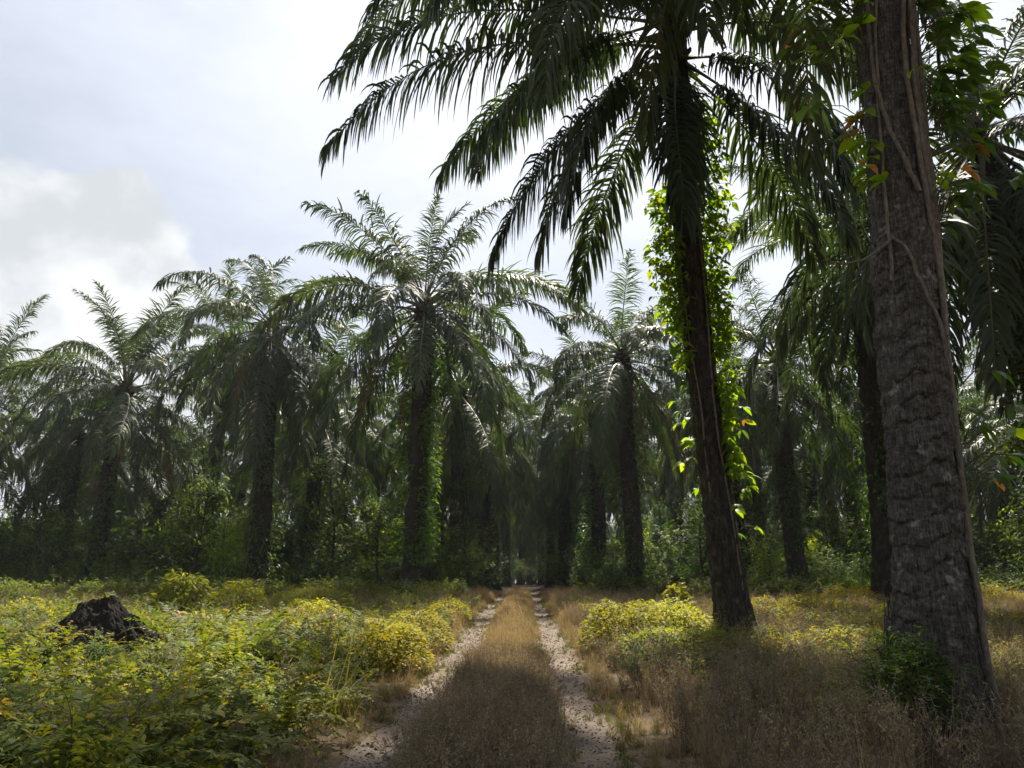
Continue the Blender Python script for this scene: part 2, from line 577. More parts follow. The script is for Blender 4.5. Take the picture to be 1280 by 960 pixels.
# ------------------------------------------------------------------ palm trunk
def trunk_geo(rng, H, r=0.38, lean=(0, 0), bow=(0, 0), flare=0.22, nth=30, dz=0.13, seed=0, amp=0.05, stubs=46, boots_from=0.0):
    g = Geo()
    nz = int((H + .5) / dz)
    z = np.linspace(-0.5, H, nz)
    th = np.linspace(0, 2 * np.pi, nth, endpoint=False)
    Z, TH = np.meshgrid(z, th, indexing='ij')
    cx, cyy = np.cos(TH), np.sin(TH)
    rr = r * (1 + 0.10 * smooth(H * .55, H, Z)) + flare * np.exp(-np.maximum(Z, 0) / 0.55) + 0.06 * np.exp(-np.maximum(Z, 0) / 1.8)
    rr = rr - 0.55 * r * smooth(H - .5, H, Z)
    a, b = 5 * TH + 8.2 * Z, 8 * TH - 8.2 * Z
    pat = np.clip(np.sin(a) * np.sin(b), -.2, 1)
    rr = rr + amp * pat * smooth(boots_from, boots_from + 2, Z)
    rr = rr + 0.13 * (fbm(cx * 1.6 + 7 + Z * .2, cyy * 1.6 + Z * 1.1, seed) - .5) + 0.07 * (fbm(cx * 5 + 7, cyy * 5 + Z * 5, seed + 3) - .5)
    t = np.clip(Z / H, 0, 1)
    X = cx * rr + lean[0] * t + bow[0] * np.sin(np.pi * t)
    Y = cyy * rr + lean[1] * t + bow[1] * np.sin(np.pi * t)
    V = np.stack([X, Y, Z], -1).reshape(-1, 3)
    i, j = np.meshgrid(np.arange(nz - 1), np.arange(nth), indexing='ij')
    j2 = (j + 1) % nth
    F = np.stack([i * nth + j, i * nth + j2, (i + 1) * nth + j2, (i + 1) * nth + j], -1).reshape(-1, 4)
    g.add(V, F, 0, .5)
    for k in range(stubs):      # cut leaf bases below the crown
        zz = H - 1.1 - 2.3 * (k / stubs) + rng.normal(0, .1)
        az = k * 2.39996 + rng.normal(0, .1)
        ln = rng.uniform(.22, .5) * (1.1 - .5 * k / stubs)
        el = R(rng.uniform(35, 65))
        c, s_ = math.cos(az), math.sin(az)
        tt = np.clip(zz / H, 0, 1)
        o = np.array([lean[0] * tt + bow[0] * math.sin(math.pi * tt) + c * r * .85, lean[1] * tt + bow[1] * math.sin(math.pi * tt) + s_ * r * .85, zz])
        d = np.array([c * math.cos(el), s_ * math.cos(el), math.sin(el)])
        g.tube([o, o + d * ln * .5, o + d * ln, o + d * (ln + .004)], [.11, .075, .06, .001], 5, 0, .5, .6)
    return g


TRUNKS = []
for v in range(5):
    lean = rng.normal(0, .25, 2)
    bow = rng.normal(0, .12, 2)
    H = 11.5
    TRUNKS.append((trunk_geo(rng, H, rng.uniform(.36, .44), lean, bow, seed=v * 31, amp=.06).mesh('trunk', [M_bark_far], True), H, lean))


# ------------------------------------------------------------------ climbing plants on the trunks (fern tufts and leafy creepers)
def pinna_prof(t):
    return np.interp(t, [0, .25, .7, 1], [.7, 1, .7, .05])


def fern_frond(g, rng, O, az, L, th0, bend, n=18, leaf=.1, lw=.03, tint=.5, seg=2, mats=(0, 1), grav=.6):
    frond_geo(rng, L, th0, bend, n=n, leaf=leaf, lw=lw, grav=grav, sweep=rng.normal(0, .2), plume=.06, seg=seg, r0=.006, start=.12, power=1.25,
              g=g, mats=mats, base_tint=tint, side_a=(82, 74, 45), O=O, rotz=az)


def creeper_geo(rng, z0, z1, r, n, bias=None, nfern=30, out=.35, size=(.12, .24), seed=0):
    g = Geo()
    z = rng.uniform(z0, z1, n * 3)
    az = rng.uniform(0, 2 * np.pi, n * 3)
    m = fbm(az * 1.6, z * .55, seed, 3)
    w = smooth(.42, .62, m)
    if bias is not None:
        w = w * (.25 + .75 * (0.5 + 0.5 * np.cos(az - bias)))
    keep = rng.random(n * 3) < w
    z, az, m = z[keep][:n], az[keep][:n], m[keep][:n]
    k = len(z)
    rad = r + out * rng.random(k) ** 1.6 * (m + .25)
    P = np.stack([np.cos(az) * rad, np.sin(az) * rad, z], 1)
    D = np.stack([np.cos(az + rng.normal(0, .9, k)), np.sin(az + rng.normal(0, .9, k)), rng.uniform(-.9, .35, k)], 1)
    W = np.cross(D, np.array([0, 0, 1.0])) + rng.normal(0, .35, (k, 3))
    ln = rng.uniform(*size, k)
    g.strips(P, D, W, ln, ln * rng.uniform(.35, .5, k), 2, .8, lambda t: np.interp(t, [0, .5, 1], [.35, 1, .06]), fold=.25, tint=np.clip(rng.normal(.5, .2, k), 0, 1))
    for i in range(nfern):
        zz = rng.uniform(z0 + (z1 - z0) * .3, z1)
        a = rng.normal(bias, 1.1) if bias is not None else rng.uniform(0, 6.283)
        fern_frond(g, rng, (math.cos(a) * r, math.sin(a) * r, zz), a, rng.uniform(.6, 1.2), R(rng.uniform(-20, 45)), R(rng.uniform(70, 120)), n=15, leaf=.12, lw=.035, tint=.5, seg=1)
    return g


CREEP = []
for v in range(5):
    CREEP.append(creeper_geo(rng, .6, 10.2, .42, 2600, out=.85, size=(.14, .28), bias=None if v < 3 else rng.uniform(0, 6.28), nfern=38, seed=v * 13 + 5).mesh('creeper', [M_vine if v % 2 else M_under, M_stem]))


# ------------------------------------------------------------------ ground
def axis(*parts):
    out = []
    for a, b, st in parts:
        out.append(np.arange(a, b, st))
    return np.concatenate(out + [[parts[-1][1]]])


gx = axis((-1500, -200, 130), (-200, -40, 16), (-40, -8, 1.0), (-8, 8, .16), (8, 40, 1.0), (40, 200, 16), (200, 1500, 130))
gy = axis((-1000, -100, 150), (-100, -10, 10), (-10, 45, .3), (45, 140, 1.5), (140, 400, 26), (400, 2600, 220))
GX, GY = np.meshgrid(gx, gy, indexing='ij')
g = Geo()
ny = len(gy)
i, j = np.meshgrid(np.arange(len(gx) - 1), np.arange(ny - 1), indexing='ij')
g.add(np.stack([GX, GY, ground_z(GX, GY)], -1).reshape(-1, 3), np.stack([i * ny + j, (i + 1) * ny + j, (i + 1) * ny + j + 1, i * ny + j + 1], -1).reshape(-1, 4))
tag(link('ground', g.mesh('ground', [M_ground], True)), 'brown leaf-littered earth under the palms', 'ground', kind='structure')

for which, cxx in ((0, LTX), (1, RTX)):
    ys = np.concatenate([np.arange(-8, 45, .15), np.arange(45, 78, .6)])
    c = cxx + track_wob(ys, which)
    hl = .27 + .20 * (fbm(ys * .9, ys * 0 + 3 + which, 21) - .5) + .10 * (fbm(ys * 4, ys * 0, 25 + which) - .5)
    hr = .27 + .20 * (fbm(ys * .9, ys * 0 + 8 + which, 22) - .5) + .10 * (fbm(ys * 4, ys * 0, 29 + which) - .5)
    cols = [c - hl, c - hl * .5, c, c + hr * .5, c + hr]
    X = np.stack(cols, 1)
    Y = np.repeat(ys[:, None], 5, 1)
    Zg = ground_z(X, Y) + .012
    g = Geo()
    i, j = np.meshgrid(np.arange(len(ys) - 1), np.arange(4), indexing='ij')
    g.add(np.stack([X, Y, Zg], -1).reshape(-1, 3), np.stack([i * 5 + j, i * 5 + j + 1, (i + 1) * 5 + j + 1, (i + 1) * 5 + j], -1).reshape(-1, 4))
    tag(link('wheel_track_path', g.mesh('wheel_track_path', [M_track], True)),
        ['pale gravel wheel track on the clearing side of the grassy strip', 'pale gravel wheel track on the side of the big vine-hung palms'][which], 'path', kind='structure')


# ------------------------------------------------------------------ the palms
def gz(x, y):
    return float(ground_z(np.array([x]), np.array([y]))[0])


def palm(x, y, H, label, group=None, seed=0, nf=34, tv=None, scale=1.0, dead=2, creeper=True, droop=0, keep=None, rot=0.0, cv=None):
    r_ = np.random.default_rng(1000 + seed)
    e = bpy.data.objects.new('oil_palm', None)
    COL.objects.link(e)
    e.location = (x, y, gz(x, y))
    e.rotation_euler = (r_.normal(0, .025), r_.normal(0, .025), rot)
    tag(e, label, 'palm tree', group)
    droop += r_.normal(0, .5)
    scale *= r_.uniform(.9, 1.12)
    nf += int(r_.integers(-4, 5))
    me, TH, lean = TRUNKS[tv if tv is not None else int(r_.integers(5))]
    link('trunk', me, e, scl=(1, 1, H / TH))
    for k in range(nf):
        f = k / (nf - 1)
        c = min(8, max(0, int(round(f ** .7 * 7.4 + droop + r_.normal(0, .5)))))
        az = k * 2.39996 + r_.normal(0, .12)
        rr = .10 + .32 * f
        zz = H + .15 - 1.25 * f
        link('frond', FRONDS[c][int(r_.integers(3))], e, (lean[0] + math.cos(az) * rr, lean[1] + math.sin(az) * rr, zz), (r_.normal(0, .10), 0, az), scale * r_.uniform(.8, 1.15) * (.86 if f < .1 else 1))
    for k in range(dead):
        az = r_.uniform(0, 6.283)
        link('dead_frond', DEAD[int(r_.integers(3))], e, (lean[0] + math.cos(az) * .42, lean[1] + math.sin(az) * .42, H - 1.3), (0, 0, az), scale * r_.uniform(.85, 1.05))
    if creeper:
        c = link('creeper', CREEP[cv if cv is not None else int(r_.integers(5))], e, (0, 0, 0), (0, 0, r_.uniform(0, 6.28)), (1, 1, (H - .8) / 10.6))
        c['kind'] = 'stuff'
    return e


RG = 'oil palms of the plantation rows'
L1 = palm(-4.75, 33, 13.7, 'tall spreading palm beside the track, first of the row on the clearing side', RG, 1, nf=44, dead=2, creeper=False, droop=.5, scale=1.06)
L1.rotation_euler = (0, 0, 0)
M_creep = leaf_mat('creeper_leaf', [(0.0, (.035, .08, .014)), (0.5, (.075, .145, .020)), (0.9, (.16, .22, .03)), (1.0, (.26, .26, .04))], (1.7, 1.7, .4), 0.5, 0.55, 0.25, 0.3)
link('creeper', creeper_geo(rng, 1.6, 11.6, .36, 4200, bias=-.35, nfern=70, out=.85, size=(.14, .30), seed=77).mesh('creeper', [M_creep, M_stem]), L1)['kind'] = 'stuff'
palm(-12.4, 36.5, 13.7, 'palm with brown withered fronds hanging against its trunk, second crown out from the track', RG, 2, nf=40, dead=5, droop=.5)
palm(-22.2, 40, 11.6, 'palm whose crown stands alone against the white cumulus cloud', RG, 3, nf=40, dead=3, droop=.5)
palm(-20.6, 50, 17.2, 'palm crown half hidden between the cloud-side palm and the one with withered fronds', RG, 4)
palm(-30.6, 37, 9.2, 'low palm at the left edge, only its frond tips in view', RG, 5, droop=.4)
palm(5.3, 36.5, 12.1, 'palm straight behind the leaning vine-clad trunk, by the track', RG, 6, nf=40, dead=2, droop=.4)
palm(12.7, 36.5, 11.8, 'pale upright-fronded palm standing between the two big trunks', RG, 7, nf=40, dead=2, droop=.3)
palm(13.6, 19.4, 14.0, 'dark palm behind the big bare trunk at the right edge', RG, 8, nf=46, dead=2, scale=1.1, droop=.4)
palm(12.7, 27.8, 14.2, 'tall dark palm whose fronds show past the left side of the big bare trunk', RG, 9, dead=0)
palm(-3.95, 44, 12.5, 'palm with bare grey trunk just behind the tall spreading palm by the track', RG, 10, creeper=False)
FAR = 'dark palm deep in the plantation behind the front palms'
rp = np.random.default_rng(77)
sd_i = 20
for x in (-4.8, 4.8):
    for y in (46, 55, 64, 74, 84, 95, 107, 119):
        if x < 0 and y == 46:
            continue
        palm(x + rp.normal(0, .4), y + rp.normal(0, .7), rp.uniform(11, 13.4), 'dark palm of the rows lining the far track', 'far palms lining the track', sd_i, nf=34, dead=2)
        sd_i += 1
for k, x0 in enumerate((12.6, 20.4, 28.2, 36.0)):
    for s in (-1, 1):
        for y in np.arange(45.5 if k == 0 else (41 if s > 0 else 45) + 4.5 * (k % 2), 82, 9.0):
            x = s * x0 + rp.normal(0, .5)
            yy = y + rp.normal(0, .8)
            if abs(x) / yy > .80 or (s < 0 and k == 1 and y < 52):
                continue
            palm(x, yy, rp.uniform(9.5, 13.5), FAR, 'far palms of the plantation', sd_i, nf=34, dead=2, droop=.2)
            sd_i += 1
for x, y in ((-.6, 116), (1.4, 124), (-2.5, 128)):
    palm(x, y, rp.uniform(9, 12), 'dark palm of the rows lining the far track', 'far palms lining the track', sd_i, nf=26, dead=1)
    sd_i += 1
for x, y, hh_ in ((-2.9, 57, 10.5), (3.0, 61, 11.5), (-2.6, 69, 11), (2.6, 77, 11.5), (-2.0, 88, 11.5), (2.2, 98, 11)):
    palm(x, y, hh_, 'dark palm of the rows lining the far track', 'far palms lining the track', sd_i, nf=34, dead=1)
    sd_i += 1
palm(21, 26.5, 11.5, 'dark palm at the right edge beyond the big bare trunk, half out of the picture', RG, 301, nf=28)


# ------------------------------------------------------------------ the leaning vine-clad palm by the track
def hero_palm(x, y, H, label, fronds, trunk_me, top, seed):
    r_ = np.random.default_rng(seed)
    e = bpy.data.objects.new('oil_palm', None)
    COL.objects.link(e)
    e.location = (x, y, gz(x, y))
    tag(e, label, 'palm tree', RG)
    link('trunk', trunk_me, e)
    for (az, t0, bd, L, tw) in fronds:
        g = frond_geo(r_, L, R(t0), R(bd), n=190, leaf=r_.uniform(1.4, 1.75), lw=.060, side_a=(80, 68, 34), grav=r_.uniform(3.0, 4.6) * (1 if t0 < 60 else .5), sweep=r_.normal(0, .1), twist=R(tw), seg=5, base_tint=.42)
        f = np.clip((80 - t0) / 120, 0, 1)
        a = R(az)
        rr = .1 + .22 * f
        link('frond', g.mesh('frond', [M_palm, M_rachis]), e, (top[0] + math.cos(a) * rr, top[1] + math.sin(a) * rr, H + .1 - 3.4 * f), (0, 0, a))
    return e


P2X, P2Y = 4.40, 16.6
H2 = 17.0
lean2 = (-.55, 0)
t2 = trunk_geo(np.random.default_rng(5), H2, .285, lean2, (-.22, 0), flare=.2, nth=64, dz=.045, seed=400, amp=.04, stubs=60).mesh('trunk', [M_bark2], True)
fr = [(188, 8, 62, 9.0, 0), (176, 30, 92, 9.4, 0), (202, -12, 48, 9.8, 10), (236, -10, 78, 8.4, -10), (287, 4, 104, 9.2, 0), (213, 24, 86, 9.2, 0),
      (250, 12, 92, 8.8, 0), (224, 0, 68, 8.8, 0), (195, 42, 96, 9.2, 0), (272, 30, 96, 8.4, 0), (318, 16, 92, 8.2, 0), (345, 0, 85, 7.8, 0),
      (208, 8, 70, 8.8, 0), (231, 22, 86, 8.8, 0), (262, -6, 84, 8.0, 0), (305, -4, 84, 8.2, 0), (240, 44, 92, 8.8, 0), (218, -22, 50, 8.0, 14),
      (20, 20, 84, 7.4, 0), (140, 14, 76, 7.4, 0), (160, 0, 66, 7.4, 0),
      (228, -36, 46, 7.2, 30), (256, -50, 32, 6.4, -30), (204, -44, 36, 6.8, 20), (300, -34, 50, 7.2, 0), (325, -46, 36, 6.6, 20), (180, -34, 42, 7.0, 0),
      (20, -36, 40, 6.0, 0), (130, -42, 36, 6.0, 0),
      (190, 66, 62, 7.0, 0), (250, 68, 60, 7.0, 0), (310, 64, 62, 7.0, 0), (10, 66, 60, 7.0, 0), (70, 64, 60, 7.0, 0), (130, 66, 60, 7.0, 0), (40, 82, 40, 6.0, 0), (160, 82, 40, 6.0, 0), (280, 84, 40, 6.0, 0)]
hero_palm(P2X, P2Y, H2, 'palm with slightly leaning dark trunk hung with yellow-green vine by the track', fr, t2, lean2, 51)

# ------------------------------------------------------------------ the big bare trunk close by
P1X, P1Y = 3.66, 7.25
H1 = 14.6
lean1 = (.66, .0)


def big_trunk():
    g = Geo()
    nth, nz = 220, 900
    z = np.concatenate([np.linspace(-.5, 10, nz - 120), np.linspace(10.05, H1, 120)])
    th = np.linspace(0, 2 * np.pi, nth, endpoint=False)
    Z, TH = np.meshgrid(z, th, indexing='ij')
    c, s = np.cos(TH), np.sin(TH)
    r = .285 - .035 * smooth(2.5, 8, Z) + .15 * np.exp(-np.maximum(Z, 0) / .9) + .10 * np.exp(-np.maximum(Z - .05, 0) / .3) + .05 * smooth(H1 - 3, H1 - 1, Z)
    r = r - .22 * smooth(H1 - .5, H1, Z)
    r = r + .09 * (fbm(c * 1.2 + 4, s * 1.2 + Z * .55, 91) - .5)
    # ring-like leaf scars, uneven round the stem
    ph = Z * 5.2 + .5 * fbm(c * 1.5 + 3, s * 1.5 + Z * .4, 92) * 3 + .35 * np.sin(TH * 2 + Z)
    ring = np.abs(np.sin(ph)) ** .6
    ph2 = Z * 4.6 + 1.5 * (fbm(c * 1.1 + 3, s * 1.1 + Z * .9, 192, 5) - .5) + .5 * (fbm(TH / (2 * np.pi) * 16, Z * 2.2, 198, 3) - .5)
    saw = ph2 - np.floor(ph2)
    scar = 1.5 * smooth(.32, .7, fbm(TH / (2 * np.pi) * 9, Z * 1.1, 196, 4))
    r = r + .026 * (.5 - saw) * scar * smooth(6.0, 2.6, Z) - .016 * np.exp(-(np.minimum(saw, 1 - saw) / .07) ** 2) * scar * smooth(9.0, 3.0, Z)
    # flaky vertical fibre
    fib = fbm(TH / (2 * np.pi) * 46, Z * 1.3, 93, 4)
    r = r + .030 * (fib - .5)
    plates = fbm(TH / (2 * np.pi) * 9, Z * 7.0, 95, 5)
    r = r + .085 * (plates - .5) * (.35 + .65 * smooth(6.5, 2.5, Z))
    r = r + .05 * np.clip(fbm(c * 2.5 + 20, s * 2.5 + Z * 2.4, 97, 5) - .55, 0, 1) * 2
    t = np.clip(Z / H1, 0, 1)
    V = np.stack([c * r + lean1[0] * t, s * r + lean1[1] * t, Z], -1).reshape(-1, 3)
    i, j = np.meshgrid(np.arange(nz - 1), np.arange(nth), indexing='ij')
    j2 = (j + 1) % nth
    g.add(V, np.stack([i * nth + j, i * nth + j2, (i + 1) * nth + j2, (i + 1) * nth + j], -1).reshape(-1, 4))
    return g.mesh('trunk', [M_bark_big], True)


r1 = np.random.default_rng(64)
e1 = bpy.data.objects.new('oil_palm', None)
COL.objects.link(e1)
e1.location = (P1X, P1Y, gz(P1X, P1Y))
tag(e1, 'massive bare grey-brown palm trunk close by, flared at its foot, vine stems clinging to it', 'palm tree', RG)
link('trunk', big_trunk(), e1)
for k in range(34):
    f = k / 33
    c = min(7, int(round(f ** .85 * 6.6)))
    az = k * 2.39996
    link('frond', FRONDS[c][k % 3], e1, (lean1[0] + math.cos(az) * (.1 + .3 * f), math.sin(az) * (.1 + .3 * f), H1 + .1 - 1.2 * f), (0, 0, az), 1.08)
g = Geo()       # hair-thin roots over the foot of the trunk
for k in range(130):
    a = r1.uniform(0, 6.283)
    z0 = r1.uniform(.15, 1.3)
    zz = np.linspace(z0, -.05, 7)
    rr = .288 + .15 * np.exp(-np.maximum(zz, 0) / .9) + .10 * np.exp(-np.maximum(zz, 0) / .3) + r1.uniform(0, .05) + .03 * np.linspace(0, 1, 7)
    aa = a + np.cumsum(r1.normal(0, .06, 7))
    g.tube(np.stack([np.cos(aa) * rr, np.sin(aa) * rr, zz], 1), np.linspace(.006, .004, 7) * r1.uniform(.6, 1.4), 4)
nfb = 1500      # loose fibres and flakes standing off the bark
zf = r1.uniform(.2, 8.5, nfb)
af = r1.uniform(0, 6.283, nfb)
rf_ = .275 - .035 * smooth(2.5, 8, zf) + .15 * np.exp(-zf / .9)
Pf = np.stack([lean1[0] * zf / H1 + np.cos(af) * rf_, np.sin(af) * rf_, zf], 1)
Df = np.stack([np.cos(af) * .5, np.sin(af) * .5, r1.uniform(-1, .8, nfb)], 1) + r1.normal(0, .25, (nfb, 3))
g.strips(Pf, Df, r1.normal(0, 1, (nfb, 3)), r1.uniform(.04, .13, nfb), r1.uniform(.004, .018, nfb), 2, .4)
o = link('root_fringe', g.mesh('root_fringe', [M_bark_big]), e1)
o['kind'] = 'stuff'


# ------------------------------------------------------------------ vines with leaves one can pick out
def leaf_mesh(r_, mat, L=.2, asp=.36):
    g = Geo()
    g.strips([[0, 0, 0]], [[1, 0, .15]], [[0, 1, 0]], L, L * asp, 6, r_.uniform(.5, 1.3), lambda t: np.interp(t, [0, .12, .4, .75, 1], [.06, .55, 1, .62, .03]), fold=.22, tint=[r_.uniform(.25, .8)])
    return g.mesh('leaf', [mat], True)


rv = np.random.default_rng(8)
LEAF = [leaf_mesh(rv, M_vine, 1.0, rv.uniform(.3, .42)) for _ in range(6)]
LEAF_O = [leaf_mesh(rv, M_vine_orange, 1.0, .36) for _ in range(2)]
M_vine_y = leaf_mat('vine_leaf_yellow', [(0.0, (.11, .21, .018)), (0.6, (.20, .29, .022)), (1.0, (.36, .36, .03))], (1.7, 1.65, .3), .6, .45, .4, .35)
LEAF_Y = [leaf_mesh(rv, M_vine_y, 1.0, rv.uniform(.42, .6)) for _ in range(6)]


def add_leaf(parent, pool, p, az, el, L, roll=0.0):
    o = link('leaf', pool[int(rv.integers(len(pool)))], parent, p, (roll, -el, az), L)
    return o


def sprig(parent, p, az, n, L, pool, el=-.25, fan=1.5, odd=None):
    """a leaf of several drooping leaflets spread like fingers"""
    for k in range(n):
        a = az + (k - (n - 1) / 2) * fan / max(1, n - 1) + rv.normal(0, .12)
        pl = odd if (odd is not None and rv.random() < .5) else pool
        add_leaf(parent, pl, (p[0] + math.cos(a) * .02, p[1] + math.sin(a) * .02, p[2]), a, el + rv.normal(0, .22), L * rv.uniform(.75, 1.15) * (1 - .18 * abs(k - (n - 1) / 2)), rv.normal(0, .35))


v1 = bpy.data.objects.new('climbing_vine', None)
COL.objects.link(v1)
v1.location = e1.location
tag(v1, 'climbing vine with drooping fingered green leaves high on the massive bare trunk', 'vine')


def on_trunk(az, z, off=0.0, base=.285, lean=lean1, H=H1):
    r = base + .13 * math.exp(-max(z, 0) / .9) + off
    return np.array([lean[0] * z / H + math.cos(az) * r, lean[1] * z / H + math.sin(az) * r, z])


def vine_stem(parent, pts, rad, name='stem', sides=7, lean=lean1, H=H1, base=.285, off=.02):
    """pts: (azimuth degrees, z) along the trunk surface, smoothed and slightly wavy"""
    pts = np.array(pts, float)
    pts[:, 1] = np.where(pts[:, 1] > 1.5, 1.5 + (pts[:, 1] - 1.5) * .80, pts[:, 1])
    t = np.linspace(0, len(pts) - 1, len(pts) * 9)
    az = np.interp(t, np.arange(len(pts)), pts[:, 0])
    z = np.interp(t, np.arange(len(pts)), pts[:, 1])
    ker = np.ones(7) / 7
    az = np.convolve(np.pad(az, 3, 'edge'), ker, 'valid') + 22 * (fbm(t * 1.1, t * 0 + rv.uniform(0, 50), 3) - .5)
    z = np.convolve(np.pad(z, 3, 'edge'), ker, 'valid')
    P = np.array([on_trunk(R(a), b, off + .03 * vnoise(np.array(b * 1.7), np.array(a * .1), 4), base, lean, H) for a, b in zip(az, z)])
    g = Geo()
    rr = rad * (1 + .35 * (fbm(t * 1.5, t * 0, 9) - .5)) * np.interp(t, [0, t[-1] * .8, t[-1]], [1, .9, .55])
    g.tube(P, rr, sides)
    return link(name, g.mesh(name, [M_vstem], True), parent)


# az: -90 faces the camera, 0 is the right-hand side of the trunk, 180 the left
for pts, rad in (([(-30, .3), (-28, 1.6), (-24, 3.0), (-32, 4.2), (-48, 5.2), (-66, 6.2), (-78, 7.4), (-70, 9.4), (-60, 11)], .030),
                 ([(-10, .1), (-12, 1.4), (-16, 2.6), (-14, 3.8), (-26, 4.9), (-44, 5.9), (-62, 6.9), (-66, 8.4), (-50, 10.5)], .034),
                 ([(-20, 2.6), (-22, 3.6), (-30, 4.6), (-36, 5.6), (-52, 6.6), (-54, 8.4), (-40, 10.5)], .026),
                 ([(-2, .4), (0, 1.8), (-6, 3.2), (-10, 4.4), (-20, 5.4), (-28, 6.5), (-38, 7.8), (-24, 10.5)], .038),
                 ([(-12, 3.4), (-24, 4.3), (-20, 5.0), (-34, 5.8), (-40, 6.6), (-30, 8.0)], .020),
                 ([(-28, 3.4), (-44, 3.9), (-70, 4.5), (-96, 5.0), (-116, 5.3), (-136, 5.5)], .018),
                 ([(-76, 6.0), (-92, 6.3), (-112, 6.7), (-132, 7.4), (-140, 8.5), (-136, 10.2)], .024),
                 ([(-140, 4.8), (-138, 5.8), (-134, 6.8), (-130, 8.0), (-120, 10)], .016),
                 ([(10, .2), (8, 2.2), (4, 4.2), (0, 6.2), (-4, 8.2), (6, 10.5)], .036),
                 ([(-14, 4.0), (-6, 4.9), (-16, 5.8), (-12, 7.0), (-20, 9.0)], .022)):
    vine_stem(v1, pts, rad)
g = Geo()       # twig reaching out to the left of the trunk
tw = np.array([on_trunk(R(-130), 4.65, .02), on_trunk(R(-140), 4.55, .12), on_trunk(R(-150), 4.40, .30), on_trunk(R(-155), 4.33, .52), on_trunk(R(-158), 4.35, .75)])
tw = np.stack([np.interp(np.linspace(0, 4, 20), np.arange(5), tw[:, c]) for c in range(3)], 1)
g.tube(tw, np.linspace(.018, .007, 20), 6)
link('stem', g.mesh('stem', [M_vstem], True), v1)


def rot2(p, off):
    return (p[0] + off[0], p[1] + off[1], p[2])


cl = []         # dx to the right of the trunk axis, depth offset, height, facing azimuth, leaflets, size, withered
for k in range(50):
    cl.append((rv.uniform(.30, .95), rv.uniform(-.45, .25), rv.uniform(7.2, 9.9), rv.uniform(-100, 20), 4, .33, 0))
for k in range(9):
    cl.append((rv.uniform(.32, .72), rv.uniform(-.4, .1), rv.uniform(5.9, 7.3), rv.uniform(-80, 20), 4, .31, 0))
for k in range(26):
    cl.append((rv.uniform(-1.0, -.30), rv.uniform(-.45, .1), rv.uniform(7.9, 9.9), rv.uniform(170, 280), 4, .32, 0))
for k in range(6):
    cl.append((rv.uniform(-.25, .3), rv.uniform(-.62, -.45), rv.uniform(8.6, 9.9), rv.uniform(-130, -50), 4, .32, 0))
cl += [(.05, -.50, 7.6, -100, 3, .24, 0), (.16, -.52, 7.55, -60, 3, .24, 0), (.42, -.42, 6.0, -70, 4, .27, 0), (.62, -.46, 6.0, -40, 3, .25, 0), (.98, -.46, 6.05, -60, 4, .28, 0),
       (.84, -.3, 6.7, -20, 4, .27, 0), (1.02, -.4, 6.72, -30, 3, .25, 0), (.42, -.36, 7.35, -60, 2, .27, 1), (.58, -.3, 6.35, -50, 3, .26, 1),
       (-.40, -.25, 7.5, 200, 4, .25, 0), (-.46, -.2, 7.15, 210, 4, .25, 1), (-.42, -.25, 6.75, 215, 4, .24, 0), (-1.05, -.2, 7.3, 200, 3, .25, 0), (-.85, -.2, 7.35, 190, 3, .25, 0),
       (.52, -.2, 3.05, -30, 4, .27, 0), (.66, -.2, 2.7, -40, 4, .27, 0), (.60, -.2, 2.45, -30, 3, .25, 1), (.85, -.1, 2.75, -10, 3, .26, 0), (.5, -.1, 3.3, -20, 3, .24, 0)]
for dx, z0_, z1_, k_ in ((-.44, 7.55, 6.2, 9), (-.40, 7.0, 6.3, 5), (.62, 8.9, 6.6, 10), (.95, 9.3, 7.2, 8), (.48, 7.6, 5.6, 9), (-.9, 9.4, 8.0, 7), (-1.25, 9.3, 7.9, 7), (-.6, 9.6, 8.4, 6), (.75, 3.6, 2.2, 6)):
    for q in range(k_):
        cl.append((dx + rv.normal(0, .07), -.25 + rv.normal(0, .12), z0_ + (z1_ - z0_) * q / (k_ - 1) + rv.normal(0, .04), (rv.uniform(-90, 10) if dx > 0 else rv.uniform(180, 270)), 3, .25, 1 if rv.random() < .08 else 0))
for dx, dy, z, az, n, L, odd in cl:
    z, dx = 1.5 + (z - 1.5) * .80, dx * .9
    p = (lean1[0] * z / H1 + dx, dy, z)
    yel = rv.random() < (.75 if (dx < 0 and z < 6.4) else .22)
    sprig(v1, p, R(az), n, L, LEAF_Y if yel else LEAF, el=-.45, fan=1.9, odd=LEAF_O if odd else None)
    a0 = np.array([lean1[0] * z / H1 + np.sign(dx) * min(.36, abs(dx)), dy * .6, z - .12])
    if abs(dx) > .3:
        g = Geo()
        mid = (a0 + np.array(p)) / 2 + np.array([0, 0, .08])
        g.tube(np.array([a0, mid, np.array(p)]), [.008, .006, .004], 4)
        link('leaf_stalk', g.mesh('leaf_stalk', [M_stem]), v1)

v2 = bpy.data.objects.new('climbing_vine', None)
COL.objects.link(v2)
v2.location = (P2X, P2Y, gz(P2X, P2Y))
tag(v2, 'bright yellow-green vine hanging down both sides of the leaning dark trunk', 'vine')


def c2(z):
    t = z / H2
    return lean2[0] * t - .22 * math.sin(math.pi * t)


